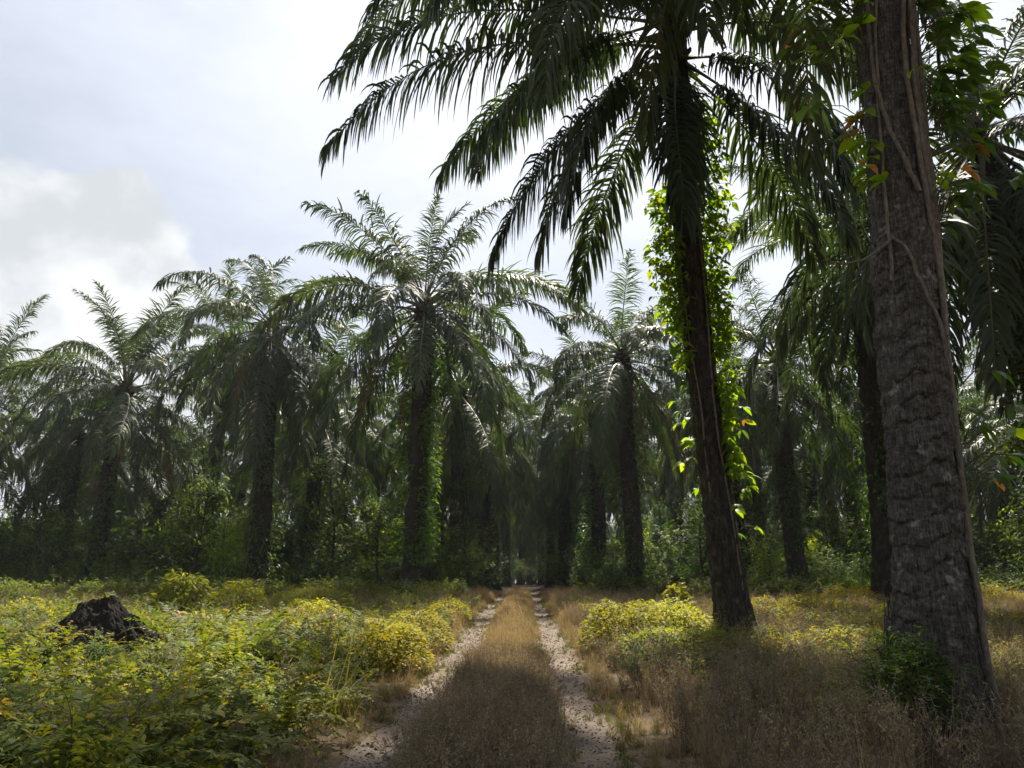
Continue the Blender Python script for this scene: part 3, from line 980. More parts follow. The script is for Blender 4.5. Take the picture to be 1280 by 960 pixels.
g = Geo()
n2 = 0
for lo, hi, sg, wtop, wbot, n in ((3.4, 13.8, 1, .72, .22, 4600), (6.0, 10.6, -1, .62, .30, 1900)):
    z = rv.uniform(lo, hi, n)
    cov = fbm(z * 1.5, z * 0 + sg * 4, 7, 4)
    keep = rv.random(n) < smooth(.30, .52, cov) + .12
    z, cov = z[keep], cov[keep]
    n = len(z)
    wid = np.interp(z, [lo, lo + (hi - lo) * .6, hi], [wbot, wtop, wtop * .8]) * (.45 + cov)
    x = sg * (.24 + wid * rv.random(n) ** 1.4)
    P = np.stack([np.array([c2(q) for q in z]) + x, rv.normal(-.05, .26, n), z], 1)
    a = rv.uniform(0, 6.283, n)
    D = np.stack([np.cos(a), np.sin(a), rv.uniform(-1.3, .2, n)], 1)
    W = rv.normal(0, 1, (n, 3))
    ln = .08 + .22 * rv.random(n) ** 2
    g.strips(P, D, W, ln, ln * .5, 3, .6, lambda t: np.interp(t, [0, .4, 1], [.2, 1, .05]), fold=.2, tint=np.clip(rv.normal(.5, .25, n), 0, 1))
o = link('vine_foliage', g.mesh('vine_foliage', [M_vine_y]), v2)
o['kind'] = 'stuff'
for lo, hi, x0, x1, n, L in ((8.3, 12.6, .40, .95, 34, .27), (6.6, 10.0, -.95, -.40, 22, .24), (2.0, 8.2, .34, .75, 40, .30), (3.0, 7.0, -.72, -.34, 22, .30)):
    for k in range(n):
        z = rv.uniform(lo, hi)
        dx = rv.uniform(x0, x1)
        p = (c2(z) + dx, rv.uniform(-.45, .2), z)
        gg = Geo()
        gg.tube(np.array([(c2(z) + dx * .35, p[1] * .4, z - .15), (c2(z) + dx * .7, p[1] * .8, z + .04), p]), [.010, .007, .004], 4)
        link('leaf_stalk', gg.mesh('leaf_stalk', [M_stem]), v2)
        sprig(v2, p, R(rv.uniform(-80, 30) if dx > 0 else rv.uniform(150, 260)), 3, L, LEAF_Y if rv.random() < .75 else LEAF, el=-.5, fan=2.2, odd=LEAF_O if rv.random() < .06 else None)
for pts, rad in (([(-40, .2), (-50, 2.2), (-70, 4.2), (-60, 6.2), (-40, 8.2), (-50, 10.2), (-30, 12.4)], .022), ([(0, .2), (-10, 2.5), (4, 4.8), (-8, 7.2), (0, 9.5), (-12, 12.4)], .025),
                 ([(-130, 3.0), (-120, 4.8), (-140, 6.6), (-150, 8.8), (-140, 11)], .018)):
    P = np.array([(c2(b) + math.cos(R(a)) * .32, math.sin(R(a)) * .32, b) for a, b in pts])
    tt = np.linspace(0, len(P) - 1, 50)
    P = np.stack([np.interp(tt, np.arange(len(P)), P[:, c]) for c in range(3)], 1)
    P[:, :2] += .05 * (np.stack([fbm(tt * 1.2, tt * 0, 3), fbm(tt * 1.2, tt * 0, 5)], 1) - .5)
    g = Geo()
    g.tube(P, rad, 6)
    link('stem', g.mesh('stem', [M_vstem], True), v2)


# ------------------------------------------------------------------ scattered ground cover
def proto_collection(name, meshes):
    c = bpy.data.collections.new(name)
    for m in meshes:
        c.objects.link(bpy.data.objects.new(name, m))
    return c


def scatter(name, coll, x, y, scl, label, cat, r_, tilt=.12, dz=0.0, z=None, kind='stuff', nproto=None):
    n = len(x)
    me = bpy.data.meshes.new(name)
    zz = ground_z(x, y) + dz if z is None else z
    me.vertices.add(n)
    me.vertices.foreach_set('co', np.stack([x, y, zz], 1).ravel().astype(np.float32))
    a = me.attributes.new('rot', 'FLOAT_VECTOR', 'POINT')
    rot = np.stack([r_.normal(0, tilt, n), r_.normal(0, tilt, n), r_.uniform(0, 6.283, n)], 1)
    a.data.foreach_set('vector', rot.ravel().astype(np.float32))
    a = me.attributes.new('scl', 'FLOAT', 'POINT')
    a.data.foreach_set('value', np.asarray(scl, np.float32))
    a = me.attributes.new('idx', 'INT', 'POINT')
    a.data.foreach_set('value', r_.integers(0, len(coll.objects), n).astype(np.int32))
    o = link(name, me)
    ng = bpy.data.node_groups.new(name, 'GeometryNodeTree')
    ng.interface.new_socket('Geometry', in_out='INPUT', socket_type='NodeSocketGeometry')
    ng.interface.new_socket('Geometry', in_out='OUTPUT', socket_type='NodeSocketGeometry')
    N, Lk = ng.nodes, ng.links
    gi, go = N.new('NodeGroupInput'), N.new('NodeGroupOutput')
    iop = N.new('GeometryNodeInstanceOnPoints')
    ci = N.new('GeometryNodeCollectionInfo')
    ci.inputs['Collection'].default_value = coll
    ci.inputs['Separate Children'].default_value = True
    ci.inputs['Reset Children'].default_value = True
    Lk.new(gi.outputs[0], iop.inputs['Points'])
    Lk.new(ci.outputs[0], iop.inputs['Instance'])
    iop.inputs['Pick Instance'].default_value = True
    for attr, typ, sock in (('rot', 'FLOAT_VECTOR', 'Rotation'), ('scl', 'FLOAT', 'Scale'), ('idx', 'INT', 'Instance Index')):
        na = N.new('GeometryNodeInputNamedAttribute')
        na.data_type = typ
        na.inputs['Name'].default_value = attr
        Lk.new([s for s in na.outputs if s.enabled][0], iop.inputs[sock])
    Lk.new(iop.outputs[0], go.inputs[0])
    md = o.modifiers.new('scatter', 'NODES')
    md.node_group = ng
    tag(o, label, cat, kind=kind)
    return o


rs = np.random.default_rng(21)


def fern_plant(nf, L, mat, leaf=.085, lw=.024, tint=.5, el=(35, 85), n=24):
    g = Geo()
    for k in range(nf):
        az = k * 2.4 + rs.normal(0, .3)
        fern_frond(g, rs, (rs.normal(0, .04), rs.normal(0, .04), 0), az, L * rs.uniform(.6, 1.15), R(rs.uniform(*el)), R(rs.uniform(60, 120)), n=n, leaf=leaf * rs.uniform(.8, 1.2), lw=lw, tint=np.clip(tint + rs.normal(0, .18), 0, 1), seg=2)
    return g.mesh('fern', [mat, M_stem])


def leafy_weed(h, nst, nl, mat, size=(.05, .1), asp=.4, spread=.6, tint=.5):
    g = Geo()
    for k in range(nst):
        az = rs.uniform(0, 6.283)
        lean = rs.uniform(.05, spread)
        t = np.linspace(0, 1, 7)
        hh = h * rs.uniform(.6, 1.1)
        P = np.stack([np.cos(az) * lean * hh * t ** 1.3, np.sin(az) * lean * hh * t ** 1.3, hh * t - .25 * hh * lean * t ** 2], 1)
        P += np.cumsum(rs.normal(0, .012, (7, 3)), 0)
        g.tube(P, np.linspace(.006, .002, 7), 3, 1, rs.uniform(.2, .8))
        u = rs.uniform(.25, 1, nl)
        p = np.stack([np.interp(u, t, P[:, c]) for c in range(3)], 1)
        a = rs.uniform(0, 6.283, nl)
        D = np.stack([np.cos(a), np.sin(a), rs.uniform(-.3, .7, nl)], 1)
        W = np.cross(D, [0, 0, 1.0]) + rs.normal(0, .3, (nl, 3))
        ln = rs.uniform(*size, nl)
        g.strips(p, D, W, ln, ln * asp, 2, .7, lambda t: np.interp(t, [0, .45, 1], [.2, 1, .06]), fold=.2, tint=np.clip(tint + rs.normal(0, .2, nl), 0, 1))
    return g.mesh('weed', [mat, M_stem])


def grass_tuft(nb, h, mat, spread=.5, w=.006, seeds=8, tint=.5):
    g = Geo()
    az = rs.uniform(0, 6.283, nb)
    ln = h * rs.uniform(.45, 1.1, nb)
    le = np.abs(rs.normal(0, spread, nb))
    P = np.stack([rs.normal(0, .06, nb), rs.normal(0, .06, nb), np.zeros(nb)], 1)
    D = np.stack([np.cos(az) * np.sin(le), np.sin(az) * np.sin(le), np.cos(le)], 1)
    W = np.stack([-np.sin(az), np.cos(az), np.zeros(nb)], 1) + rs.normal(0, .4, (nb, 3))
    g.strips(P, D, W, ln, w * rs.uniform(.7, 1.5, nb), 4, rs.uniform(.2, 1.6, nb), lambda t: np.interp(t, [0, .5, 1], [1, .8, .1]), tint=np.clip(tint + rs.normal(0, .25, nb), 0, 1))
    if seeds:
        k = seeds
        az = rs.uniform(0, 6.283, k)
        le = np.abs(rs.normal(0, .25, k))
        P = np.stack([rs.normal(0, .05, k), rs.normal(0, .05, k), np.zeros(k)], 1)
        D = np.stack([np.cos(az) * np.sin(le), np.sin(az) * np.sin(le), np.cos(le)], 1)
        W = rs.normal(0, 1, (k, 3))
        H = h * rs.uniform(1.0, 1.45, k)
        g.strips(P, D, W, H, .004, 4, .3, lambda t: 1.0 - .4 * t, tint=rs.uniform(.3, .9, k))
        for m in range(7):
            u = .7 + .3 * m / 6
            a2 = rs.uniform(0, 6.283, k)
            P2 = P + D * (H * u)[:, None] + np.array([0, 0, -.04]) * u
            D2 = np.stack([np.cos(a2), np.sin(a2), rs.uniform(.2, 1, k)], 1)
            g.strips(P2, D2, rs.normal(0, 1, (k, 3)), .035, .008, 1, .2, lambda t: 1 - .8 * t, tint=rs.uniform(.3, 1, k))
    return g.mesh('grass', [mat])


def twiggy_weed(h, nst, mat):
    g = Geo()
    for k in range(nst):
        az, lean = rs.uniform(0, 6.283), rs.uniform(.05, .5)
        t = np.linspace(0, 1, 6)
        hh = h * rs.uniform(.5, 1.1)
        P = np.stack([np.cos(az) * lean * hh * t, np.sin(az) * lean * hh * t, hh * t], 1) + np.cumsum(rs.normal(0, .012, (6, 3)), 0)
        g.tube(P, np.linspace(.0045, .0015, 6), 3, 0, rs.uniform(.1, .6))
        nb = 9
        u = rs.uniform(.3, 1, nb)
        p = np.stack([np.interp(u, t, P[:, c]) for c in range(3)], 1)
        a = rs.uniform(0, 6.283, nb)
        D = np.stack([np.cos(a), np.sin(a), rs.uniform(.4, 1.4, nb)], 1)
        ln = rs.uniform(.06, .18, nb)
        g.strips(p, D, rs.normal(0, 1, (nb, 3)), ln, .004, 2, -.1, lambda t: 1 - .5 * t, tint=rs.uniform(.1, .7, nb))
        for m in range(4):
            q = p + nrm(D) * (ln * (.4 + .2 * m))[:, None]
            g.strips(q, rs.normal(0, 1, (nb, 3)), rs.normal(0, 1, (nb, 3)), rs.uniform(.015, .045, nb), .012, 1, .4, lambda t: 1 - .85 * t, tint=rs.uniform(.2, 1, nb))
    return g.mesh('weed', [mat])


FERN = proto_collection('fern_proto', [fern_plant(9, .75, M_fern, tint=t) for t in (.15, .28, .36, .45, .62)] + [fern_plant(7, .95, M_fern, leaf=.11, lw=.03, tint=.3) for _ in range(2)])
YFERN = proto_collection('yellow_fern_proto', [fern_plant(10, .55, M_yel, leaf=.075, lw=.024, tint=t, el=(25, 80), n=18) for t in (.25, .45, .6)] + [leafy_weed(.6, 10, 26, M_yel, (.05, .09), .42, .8, .45) for _ in range(2)])
WEED = proto_collection('weed_proto', [leafy_weed(.5, 9, 22, M_fern, (.05, .1), .42, .8, t) for t in (.25, .4, .6)] + [leafy_weed(.7, 7, 26, M_under, (.06, .13), .4, .6, .6)])
DRY = proto_collection('dry_grass_proto', [grass_tuft(46, h, M_dry, .45) for h in (.28, .36, .45)])
DRYW = proto_collection('dry_weed_proto', [grass_tuft(40, .5, M_drydark, .4, .006, 10), grass_tuft(36, .62, M_drydark, .35, .006, 12), twiggy_weed(.7, 9, M_drydark), twiggy_weed(.85, 8, M_drydark), twiggy_weed(.55, 10, M_drydark)])
GREEN = proto_collection('green_grass_proto', [grass_tuft(44, h, M_grassg, .5, .009, 3) for h in (.22, .32, .42)])
UNDER = proto_collection('undergrowth_proto', [leafy_weed(h, 16, 40, M_under, (.10, .22), .42, .7, t) for h, t in ((1.2, .4), (1.6, .55), (2.2, .5), (2.0, .75))])


def stone_mesh(k):
    g = Geo()
    nth, nz = 6, 5
    ph = np.linspace(-1.45, 1.45, nz)
    th = np.linspace(0, 6.283, nth, endpoint=False)
    PH, THH = np.meshgrid(ph, th, indexing='ij')
    r = rs.uniform(.7, 1.2, (nz, nth))
    V = np.stack([np.cos(PH) * np.cos(THH) * r, np.cos(PH) * np.sin(THH) * r * rs.uniform(.6, .9), np.sin(PH) * .6 * r], -1).reshape(-1, 3)
    i, j = np.meshgrid(np.arange(nz - 1), np.arange(nth), indexing='ij')
    j2 = (j + 1) % nth
    g.add(V, np.stack([i * nth + j, i * nth + j2, (i + 1) * nth + j2, (i + 1) * nth + j], -1).reshape(-1, 4))
    return g.mesh('pebble', [M_stone])


def litter_mesh():
    g = Geo()
    g.strips([[-.05, 0, .01]], [[1, .2, .3]], [[0, 1, .2]], .1, .035, 3, 1.2, lambda t: np.interp(t, [0, .4, 1], [.2, 1, .1]), tint=[rs.uniform(.2, .9)])
    return g.mesh('litter', [M_palm_dead])


PEB = proto_collection('pebble_proto', [stone_mesh(k) for k in range(5)])
LIT = proto_collection('litter_proto', [litter_mesh() for k in range(4)])


def in_view(x, y, margin=1.5):
    return (np.abs(x - .0) < .78 * y + margin) & (y > 4.5)


def place(n, x0, x1, y0, y1, dens=None):
    x, y = rs.uniform(x0, x1, n), rs.uniform(y0, y1, n)
    k = in_view(x, y)
    k &= (np.hypot(x - P1X, y - P1Y) > .62) & (np.hypot(x - P2X, y - P2Y) > .5)
    if dens is not None:
        k &= rs.random(n) < dens(x, y)
    return x[k], y[k]


def off_track(x, y, gap=.30):
    a = np.abs(x - LTX - track_wob(y, 0)) > gap
    b = np.abs(x - RTX - track_wob(y, 1)) > gap
    return a & b


edgeL = lambda y: -1.72 + .35 * (fbm(y * .5, y * 0, 61) - .5) - .0 * y
edgeR = lambda y: 1.35 + .4 * (fbm(y * .5, y * 0 + 5, 62) - .5)

# ferns filling the clearing
x, y = place(11500, -26, -1.9, 5, 31, lambda x, y: smooth(.1, .5, edgeL(y) - .25 - x) * (.35 + .65 * smooth(.36, .52, fbm(x * .5, y * .5, 41))) * np.interp(y, [5, 18, 26, 31], [1, .8, .45, .2]))
scatter('fern_undergrowth', FERN, x, y, rs.uniform(.55, 1.15, len(x)) * (.75 + .25 * smooth(-2, -4, x)) * np.interp(y, [6, 10], [1.3, 1.0]) * (.5 + 1.0 * fbm(x * .55, y * .55 + 40, 53, 3)) * (.55 + .45 * ((x / y > -.44) | (x / y < -.65) | (y > 14) | (y < 9))), 'dense green ferns covering the clearing beside the track', 'ferns', rs, .2)
x, y = place(5200, -28, -1.9, 5, 34, lambda x, y: smooth(.1, .4, edgeL(y) - .1 - x) * smooth(.42, .6, fbm(x * .45 + 9, y * .45, 43)) * np.interp(y, [5, 11, 15, 32], [.05, .25, .95, .9]))
scatter('yellow_fern_undergrowth', YFERN, x, y, rs.uniform(.55, 1.05, len(x)), 'sunlit yellow-green ferns among the ferns of the clearing', 'ferns', rs, .2)
x, y = place(5200, -28, -1.8, 5, 36, lambda x, y: smooth(0, .4, edgeL(y) - x) * smooth(.4, .6, fbm(x * .6 + 3, y * .6, 44)) * .8)
scatter('leafy_weeds', WEED, x, y, rs.uniform(.6, 1.1, len(x)), 'leafy green weeds scattered through the clearing', 'weeds', rs, .15)
clear = lambda x, y: np.where((x / y < -.44) & (x / y > -.65) & (y > 7) & (y < 14), 0.0, 1.0)     # low growth only before the heap
x, y = place(1300, -24, -1.9, 5, 33, lambda x, y: clear(x, y) * smooth(.1, .5, edgeL(y) - x) * smooth(.48, .6, fbm(x * .7 + 13, y * .7, 54)))
scatter('dry_weeds', DRYW, x, y, rs.uniform(.6, 1.2, len(x)), 'dead brown stalks standing among the ferns of the clearing', 'dry weeds', rs, .25)
x, y = place(1300, -24, -1.9, 6, 33, lambda x, y: clear(x, y) * smooth(.1, .5, edgeL(y) - x) * smooth(.5, .62, fbm(x * .6 + 23, y * .6, 55)))
scatter('green_grass', GREEN, x, y, rs.uniform(1.0, 2.0, len(x)), 'long arching grass among the ferns of the clearing', 'grass', rs, .2)
x, y = place(2600, -30, 30, 28, 37, lambda x, y: np.where(np.abs(x) > 2.6, smooth(.40, .58, fbm(x * .35 + 3, y * .35, 56)), 0))
scatter('leafy_weeds', WEED, x, y, rs.uniform(.9, 2.2, len(x)), 'taller leafy weeds hiding the feet of the front palms', 'weeds', rs, .15)
# right of the track
x, y = place(5200, 1.3, 26, 11.5, 34, lambda x, y: smooth(.1, .5, x - edgeR(y)) * smooth(.43, .56, fbm(x * .4, y * .4 + 7, 45)) * np.interp(y, [11, 15, 24, 34], [.35, .8, .9, .7]))
scatter('yellow_fern_undergrowth', YFERN, x, y, rs.uniform(.5, .95, len(x)), 'patchy yellow-green ferns around the two big trunks', 'ferns', rs, .2)
x, y = place(5200, 1.3, 26, 9.5, 34, lambda x, y: smooth(.1, .5, x - edgeR(y)) * smooth(.40, .55, fbm(x * .5 + 4, y * .5 + 2, 46)) * np.interp(y, [9, 9.5, 11, 20, 34], [.3, .5, .9, .7, .45]))
scatter('leafy_weeds', WEED, x, y, rs.uniform(.5, 1.0, len(x)), 'leafy green weeds between the two big trunks', 'weeds', rs, .15)
x, y = place(2600, 1.5, 20, 7, 20, lambda x, y: smooth(.1, .5, x - edgeR(y) - .3) * smooth(.46, .6, fbm(x * .5 + 14, y * .5 + 2, 47)))
scatter('fern_undergrowth', FERN, x, y, rs.uniform(.45, .8, len(x)), 'shaded green ferns at the foot of the massive bare trunk', 'ferns', rs, .2)
x, y = place(15000, 1.05, 26, 5, 36, lambda x, y: smooth(0, .5, x - edgeR(y) + .25) * np.interp(y, [5, 10, 13, 20, 36], [.8, .7, .4, .35, .5]))
scatter('dry_weeds', DRYW, x, y, rs.uniform(.5, .95, len(x)), 'brown dried weeds and stalks on the side of the big trunks', 'dry weeds', rs, .15)
# strip between the wheel tracks, and verges
x, y = place(16000, -1.2, .7, 5, 60, lambda x, y: np.where((x > LTX + .26) & (x < RTX - .26), np.interp(y, [5, 12, 14, 30, 60], [.62, .62, .72, .9, .9]) * (.25 + .75 * smooth(.0, .3, np.minimum(x - LTX - .28, RTX - .28 - x))) * smooth(.25, .5, fbm(x * 2.2, y * 1.4, 36)), 0))
mid = 1 - np.abs(x + .3) / .95
scatter('dry_grass', DRY, x, y, (rs.uniform(.4, .95, len(x))) * (.45 + .55 * np.clip(mid, 0, 1)) * (.45 + 1.0 * fbm(x * 1.3, y * .7, 35)), 'dry golden-brown grass on the strip between the wheel tracks', 'dry grass', rs, .15)
x, y = place(3000, -1.0, .5, 5, 12.8, lambda x, y: smooth(.1, .35, np.minimum(x - LTX - .2, RTX - .2 - x)) * .9)
scatter('dark_dry_grass', DRYW, x, y, rs.uniform(.3, .75, len(x)), 'taller brown dried grass at the near end of the middle strip', 'dry grass', rs, .18)
x, y = place(2200, -1.2, .6, 6, 16, lambda x, y: smooth(.05, .3, np.minimum(x - LTX - .2, RTX - .2 - x)) * np.exp(-((y - 11.5) / 2.2) ** 2) * .9)
scatter('green_grass', GREEN, x, y, rs.uniform(.5, .95, len(x)), 'greener grass tuft patch in the middle strip of the track', 'grass', rs, .15)
x, y = place(7000, -2.3, 1.9, 5, 55, lambda x, y: np.where(off_track(x, y, .36) & ((x < LTX) | (x > RTX)), .8, 0))
scatter('verge_grass', DRY, x, y, rs.uniform(.22, .55, len(x)), 'short dry grass along the outer edges of the wheel tracks', 'dry grass', rs, .2)
x, y = place(16000, -30, 30, 21, 50, lambda x, y: np.where(off_track(x, y, .5), smooth(.36, .6, fbm(x * .3 + 31, y * .3, 48)), 0))
scatter('dry_grass', DRY, x, y, rs.uniform(.6, 1.4, len(x)), 'pale dry grass in front of the palm rows', 'dry grass', rs, .2)
x, y = place(7000, -1.9, 1.3, 5, 40, lambda x, y: np.where(off_track(x, y, .17), .45, .07) * smooth(.35, .6, fbm(x * 2, y * .8, 33)))
scatter('green_grass', GREEN, x, y, rs.uniform(.2, .5, len(x)), 'thin green grass blades along the wheel tracks', 'grass', rs, .2)
# pebbles and litter
xs_, ys_ = [], []
for which, c in ((0, LTX), (1, RTX)):
    y = 5 + 26 * rs.random(5000) ** 1.7
    x = c + track_wob(y, which) + rs.normal(0, .20, len(y))
    xs_.append(x)
    ys_.append(y)
x, y = np.concatenate(xs_), np.concatenate(ys_)
scatter('gravel', PEB, x, y, .005 + .017 * rs.random(len(x)) ** 3.5, 'loose grey pebbles scattered in the wheel tracks', 'gravel', rs, .4, dz=.014)
x, y = place(9000, -2.6, 2.2, 5, 40, lambda x, y: .3 + .7 * smooth(.4, .6, fbm(x * 1.5, y * .9, 37)))
scatter('leaf_litter', LIT, x, y, rs.uniform(.4, 1.3, len(x)), 'dead brown leaf scraps lying on the track', 'leaf litter', rs, .5, dz=.012)
# undergrowth among the palms
x, y = place(3600, -42, 42, 35, 60, lambda x, y: np.where(np.abs(x) > 3.2, smooth(.30, .52, fbm(x * .22, y * .22 + 3, 49)), 0))
scatter('plantation_undergrowth', UNDER, x, y, rs.uniform(.5, 1.0, len(x)) * (1 + 1.3 * smooth(36, 46, y) * rs.random(len(x))), 'dark leafy undergrowth filling the gaps under the palm rows', 'undergrowth', rs, .15)
x, y = place(1500, -48, 48, 43, 62, lambda x, y: np.where(np.abs(x) > 5.5, smooth(.38, .55, fbm(x * .2 + 8, y * .2 + 3, 149)), 0))
scatter('plantation_undergrowth', UNDER, x, y, rs.uniform(1.4, 2.9, len(x)), 'head-high dark leaf mass between the palm trunks', 'undergrowth', rs, .15)
x, y = place(3800, -80, 80, 58, 114, lambda x, y: np.where((np.abs(x) > 3.2) | (y > 101), .8, 0))
scatter('plantation_undergrowth', UNDER, x, y, rs.uniform(.8, 2.2, len(x)), 'undergrowth deep in the plantation beyond the visible trunks', 'undergrowth', rs, .15)
x = rs.uniform(-105, 105, 2800)
y = rs.uniform(114, 142, 2800)
scatter('distant_forest_undergrowth', UNDER, x, y, rs.uniform(1.2, 2.6, len(x)), 'dark green mass of vegetation closing off the end of the track', 'vegetation', rs, .3, z=ground_z(x, y) + rs.uniform(-.5, 7.5, len(x)))


# ------------------------------------------------------------------ single shrubs, mound and fallen fronds
def shrub(x, y, rx, ry, h, mat, nl, label, size=(.05, .14), asp=.42, tint=.5, seed=0, ferny=60, group=None, nst=16):
    r_ = np.random.default_rng(3000 + seed)
    e = bpy.data.objects.new('shrub', None)
    COL.objects.link(e)
    e.location = (x, y, gz(x, y))
    tag(e, label, 'shrub', group)
    g = Geo()
    for k in range(nst):
        a = r_.uniform(0, 6.283)
        q = r_.uniform(.2, .85)
        t = np.linspace(0, 1, 6)
        P = np.stack([np.cos(a) * rx * q * t, np.sin(a) * ry * q * t, h * (1 - .55 * q * q) * .9 * t ** .8], 1) + np.cumsum(r_.normal(0, .015, (6, 3)), 0)
        g.tube(P, np.linspace(.014, .004, 6), 4, 0, r_.uniform(0, 1))
    link('stem_branches', g.mesh('stem_branches', [M_stem]), e)['kind'] = 'stuff'
    g = Geo()
    n = nl
    a = r_.uniform(0, 6.283, n)
    q = np.sqrt(r_.random(n))
    lump = .62 + .55 * fbm(np.cos(a) * q * 2.4 + seed, np.sin(a) * q * 2.4, 71 + seed, 3)
    zt = h * lump * np.sqrt(np.clip(1 - q ** 2.2, 0, 1))
    z = zt * (1 - .55 * r_.random(n) ** 2.2) + .03
    P = np.stack([np.cos(a) * rx * q, np.sin(a) * ry * q, z], 1)
    D = np.stack([np.cos(a + r_.normal(0, 1, n)), np.sin(a + r_.normal(0, 1, n)), r_.uniform(-.5, .6, n)], 1)
    W = np.cross(D, [0, 0, 1.0]) + r_.normal(0, .3, (n, 3))
    ln = r_.uniform(*size, n)
    g.strips(P, D, W, ln, ln * asp, 2, .8, lambda t: np.interp(t, [0, .45, 1], [.25, 1, .06]), fold=.2, tint=np.clip(tint + r_.normal(0, .2, n) + .25 * (fbm(P[:, 0] * 3, P[:, 1] * 3, 5) - .5), 0, 1))
    for k in range(ferny):
        a = r_.uniform(0, 6.283)
        q = math.sqrt(r_.random()) * .85
        zt = h * .75 * math.sqrt(1 - q ** 2.2)
        fern_frond(g, r_, (math.cos(a) * rx * q, math.sin(a) * ry * q, zt * .8), a + r_.normal(0, .6), r_.uniform(.3, .75), R(r_.uniform(15, 80)), R(r_.uniform(60, 120)), n=14, leaf=.07, lw=.022, tint=np.clip(tint + r_.normal(0, .15), 0, 1), seg=1)
    link('shrub_leaves', g.mesh('shrub_leaves', [mat, M_stem]), e)['kind'] = 'stuff'
    return e


shrub(-2.15, 12.9, .62, 1.0, .80, M_yel, 2600, 'glowing yellow shrub bulging over the track edge, nearest of the clearing side', seed=1, tint=.42)
shrub(-2.25, 16.4, .75, 1.4, .78, M_yel, 2300, 'low yellow shrub at the track edge just beyond the bulging one', seed=2, tint=.38)
shrub(-2.3, 23.5, .7, 1.5, .62, M_yel, 1600, 'small yellow shrub at the track edge in front of the tall spreading palm', seed=3, tint=.45)
shrub(1.95, 15.6, .85, 1.3, .98, M_yel, 3600, 'rounded bright yellow shrub at the track edge opposite the clearing', seed=4, tint=.42)
shrub(3.05, 16.4, .95, 1.2, .95, M_yel, 3000, 'yellow-green shrub between the rounded bright one and the leaning trunk', seed=5, tint=.32)
shrub(2.6, 13.6, 1.2, .9, .60, M_fern, 2600, 'low green shrub in front of the two yellow ones by the leaning trunk', seed=6, tint=.6)
shrub(3.55, 18.4, .32, .32, 1.25, M_yel, 420, 'upright lime-leaved seedling just left of the leaning trunk', (.12, .22), .5, .25, 7, ferny=0, nst=5)
shrub(-9.4, 21.5, .8, .7, 1.55, M_yel, 800, 'tall lime-green broad-leaved sapling in the middle of the clearing', (.14, .34), .3, .12, 8, ferny=36, nst=12)
shrub(-8.1, 22.3, .8, .6, 1.15, M_yel, 1500, 'yellowing grassy shrub beside the tall lime-green sapling', (.1, .24), .22, .4, 9, ferny=20)
shrub(-6.6, 24.5, 1.5, 1.1, .95, M_fern, 3400, 'rounded green fern mound in front of the palm rows', seed=10, tint=.5, ferny=60)
shrub(-15.6, 23.0, 1.3, 1.1, 1.35, M_fern, 3000, 'dark green shrub cut off by the left edge of the picture', seed=11, tint=.25, ferny=40)
shrub(6.0, 37.5, 1.1, .9, 1.1, M_under, 1300, 'pale glossy-leaved shrub at the foot of the palms beyond the rounded yellow shrub', (.12, .22), .42, .7, 12, ferny=0)
shrub(11.7, 28.0, 1.5, .9, .85, M_yel, 2800, 'yellow shrub patch just left of the massive trunk', seed=13, tint=.45)
shrub(15.2, 26.0, 1.6, 1.0, .9, M_yel, 2600, 'yellow shrub patch just past the massive trunk at the right edge', seed=14, tint=.5)
shrub(13.2, 33.0, 1.0, .8, 1.1, M_vine_y, 1100, 'fresh green fern clump before the palms, beside the massive trunk', (.12, .26), .3, .3, 15, ferny=30)
shrub(6.3, 21.0, 1.1, .9, .75, M_yel, 1700, 'low yellow shrub just right of the leaning trunk', seed=21, tint=.4)
shrub(8.3, 23.0, 1.2, .9, .8, M_yel, 1700, 'straggling yellow shrub midway between the two big trunks', seed=22, tint=.5)
shrub(7.6, 17.2, 1.0, .8, .6, M_fern, 1500, 'low olive shrub between the two big trunks, in partial shade', seed=23, tint=.7)
shrub(9.8, 20.6, 1.0, .8, .75, M_yel, 1500, 'yellow shrub seen just left of the massive trunk, lower than the one behind it', seed=24, tint=.35)
shrub(5.7, 14.2, 1.0, .7, .5, M_fern, 1300, 'low green shrub in the shade before the leaning trunk', seed=25, tint=.55)
shrub(11.0, 17.0, .9, .8, .7, M_yel, 1300, 'yellow-green shrub just past the massive trunk, nearest the right edge', seed=26, tint=.4)
shrub(-4.2, 14.6, 1.0, .8, .8, M_yel, 1500, 'yellow fern mound in the clearing beside the bulging track-edge shrub', seed=27, tint=.3)
shrub(-5.6, 20.5, 1.1, .8, .8, M_yel, 1600, 'yellow fern mound behind the fallen dry fronds', seed=28, tint=.4)
shrub(-12.2, 19.8, 1.2, .9, .8, M_yel, 1600, 'yellow fern mound beyond the dark earth heap', seed=29, tint=.35)
shrub(3.2, 6.85, .38, .34, 1.05, M_creep, 1300, 'green fern clump climbing the foot of the massive bare trunk', (.04, .08), .4, .35, 16, ferny=90)

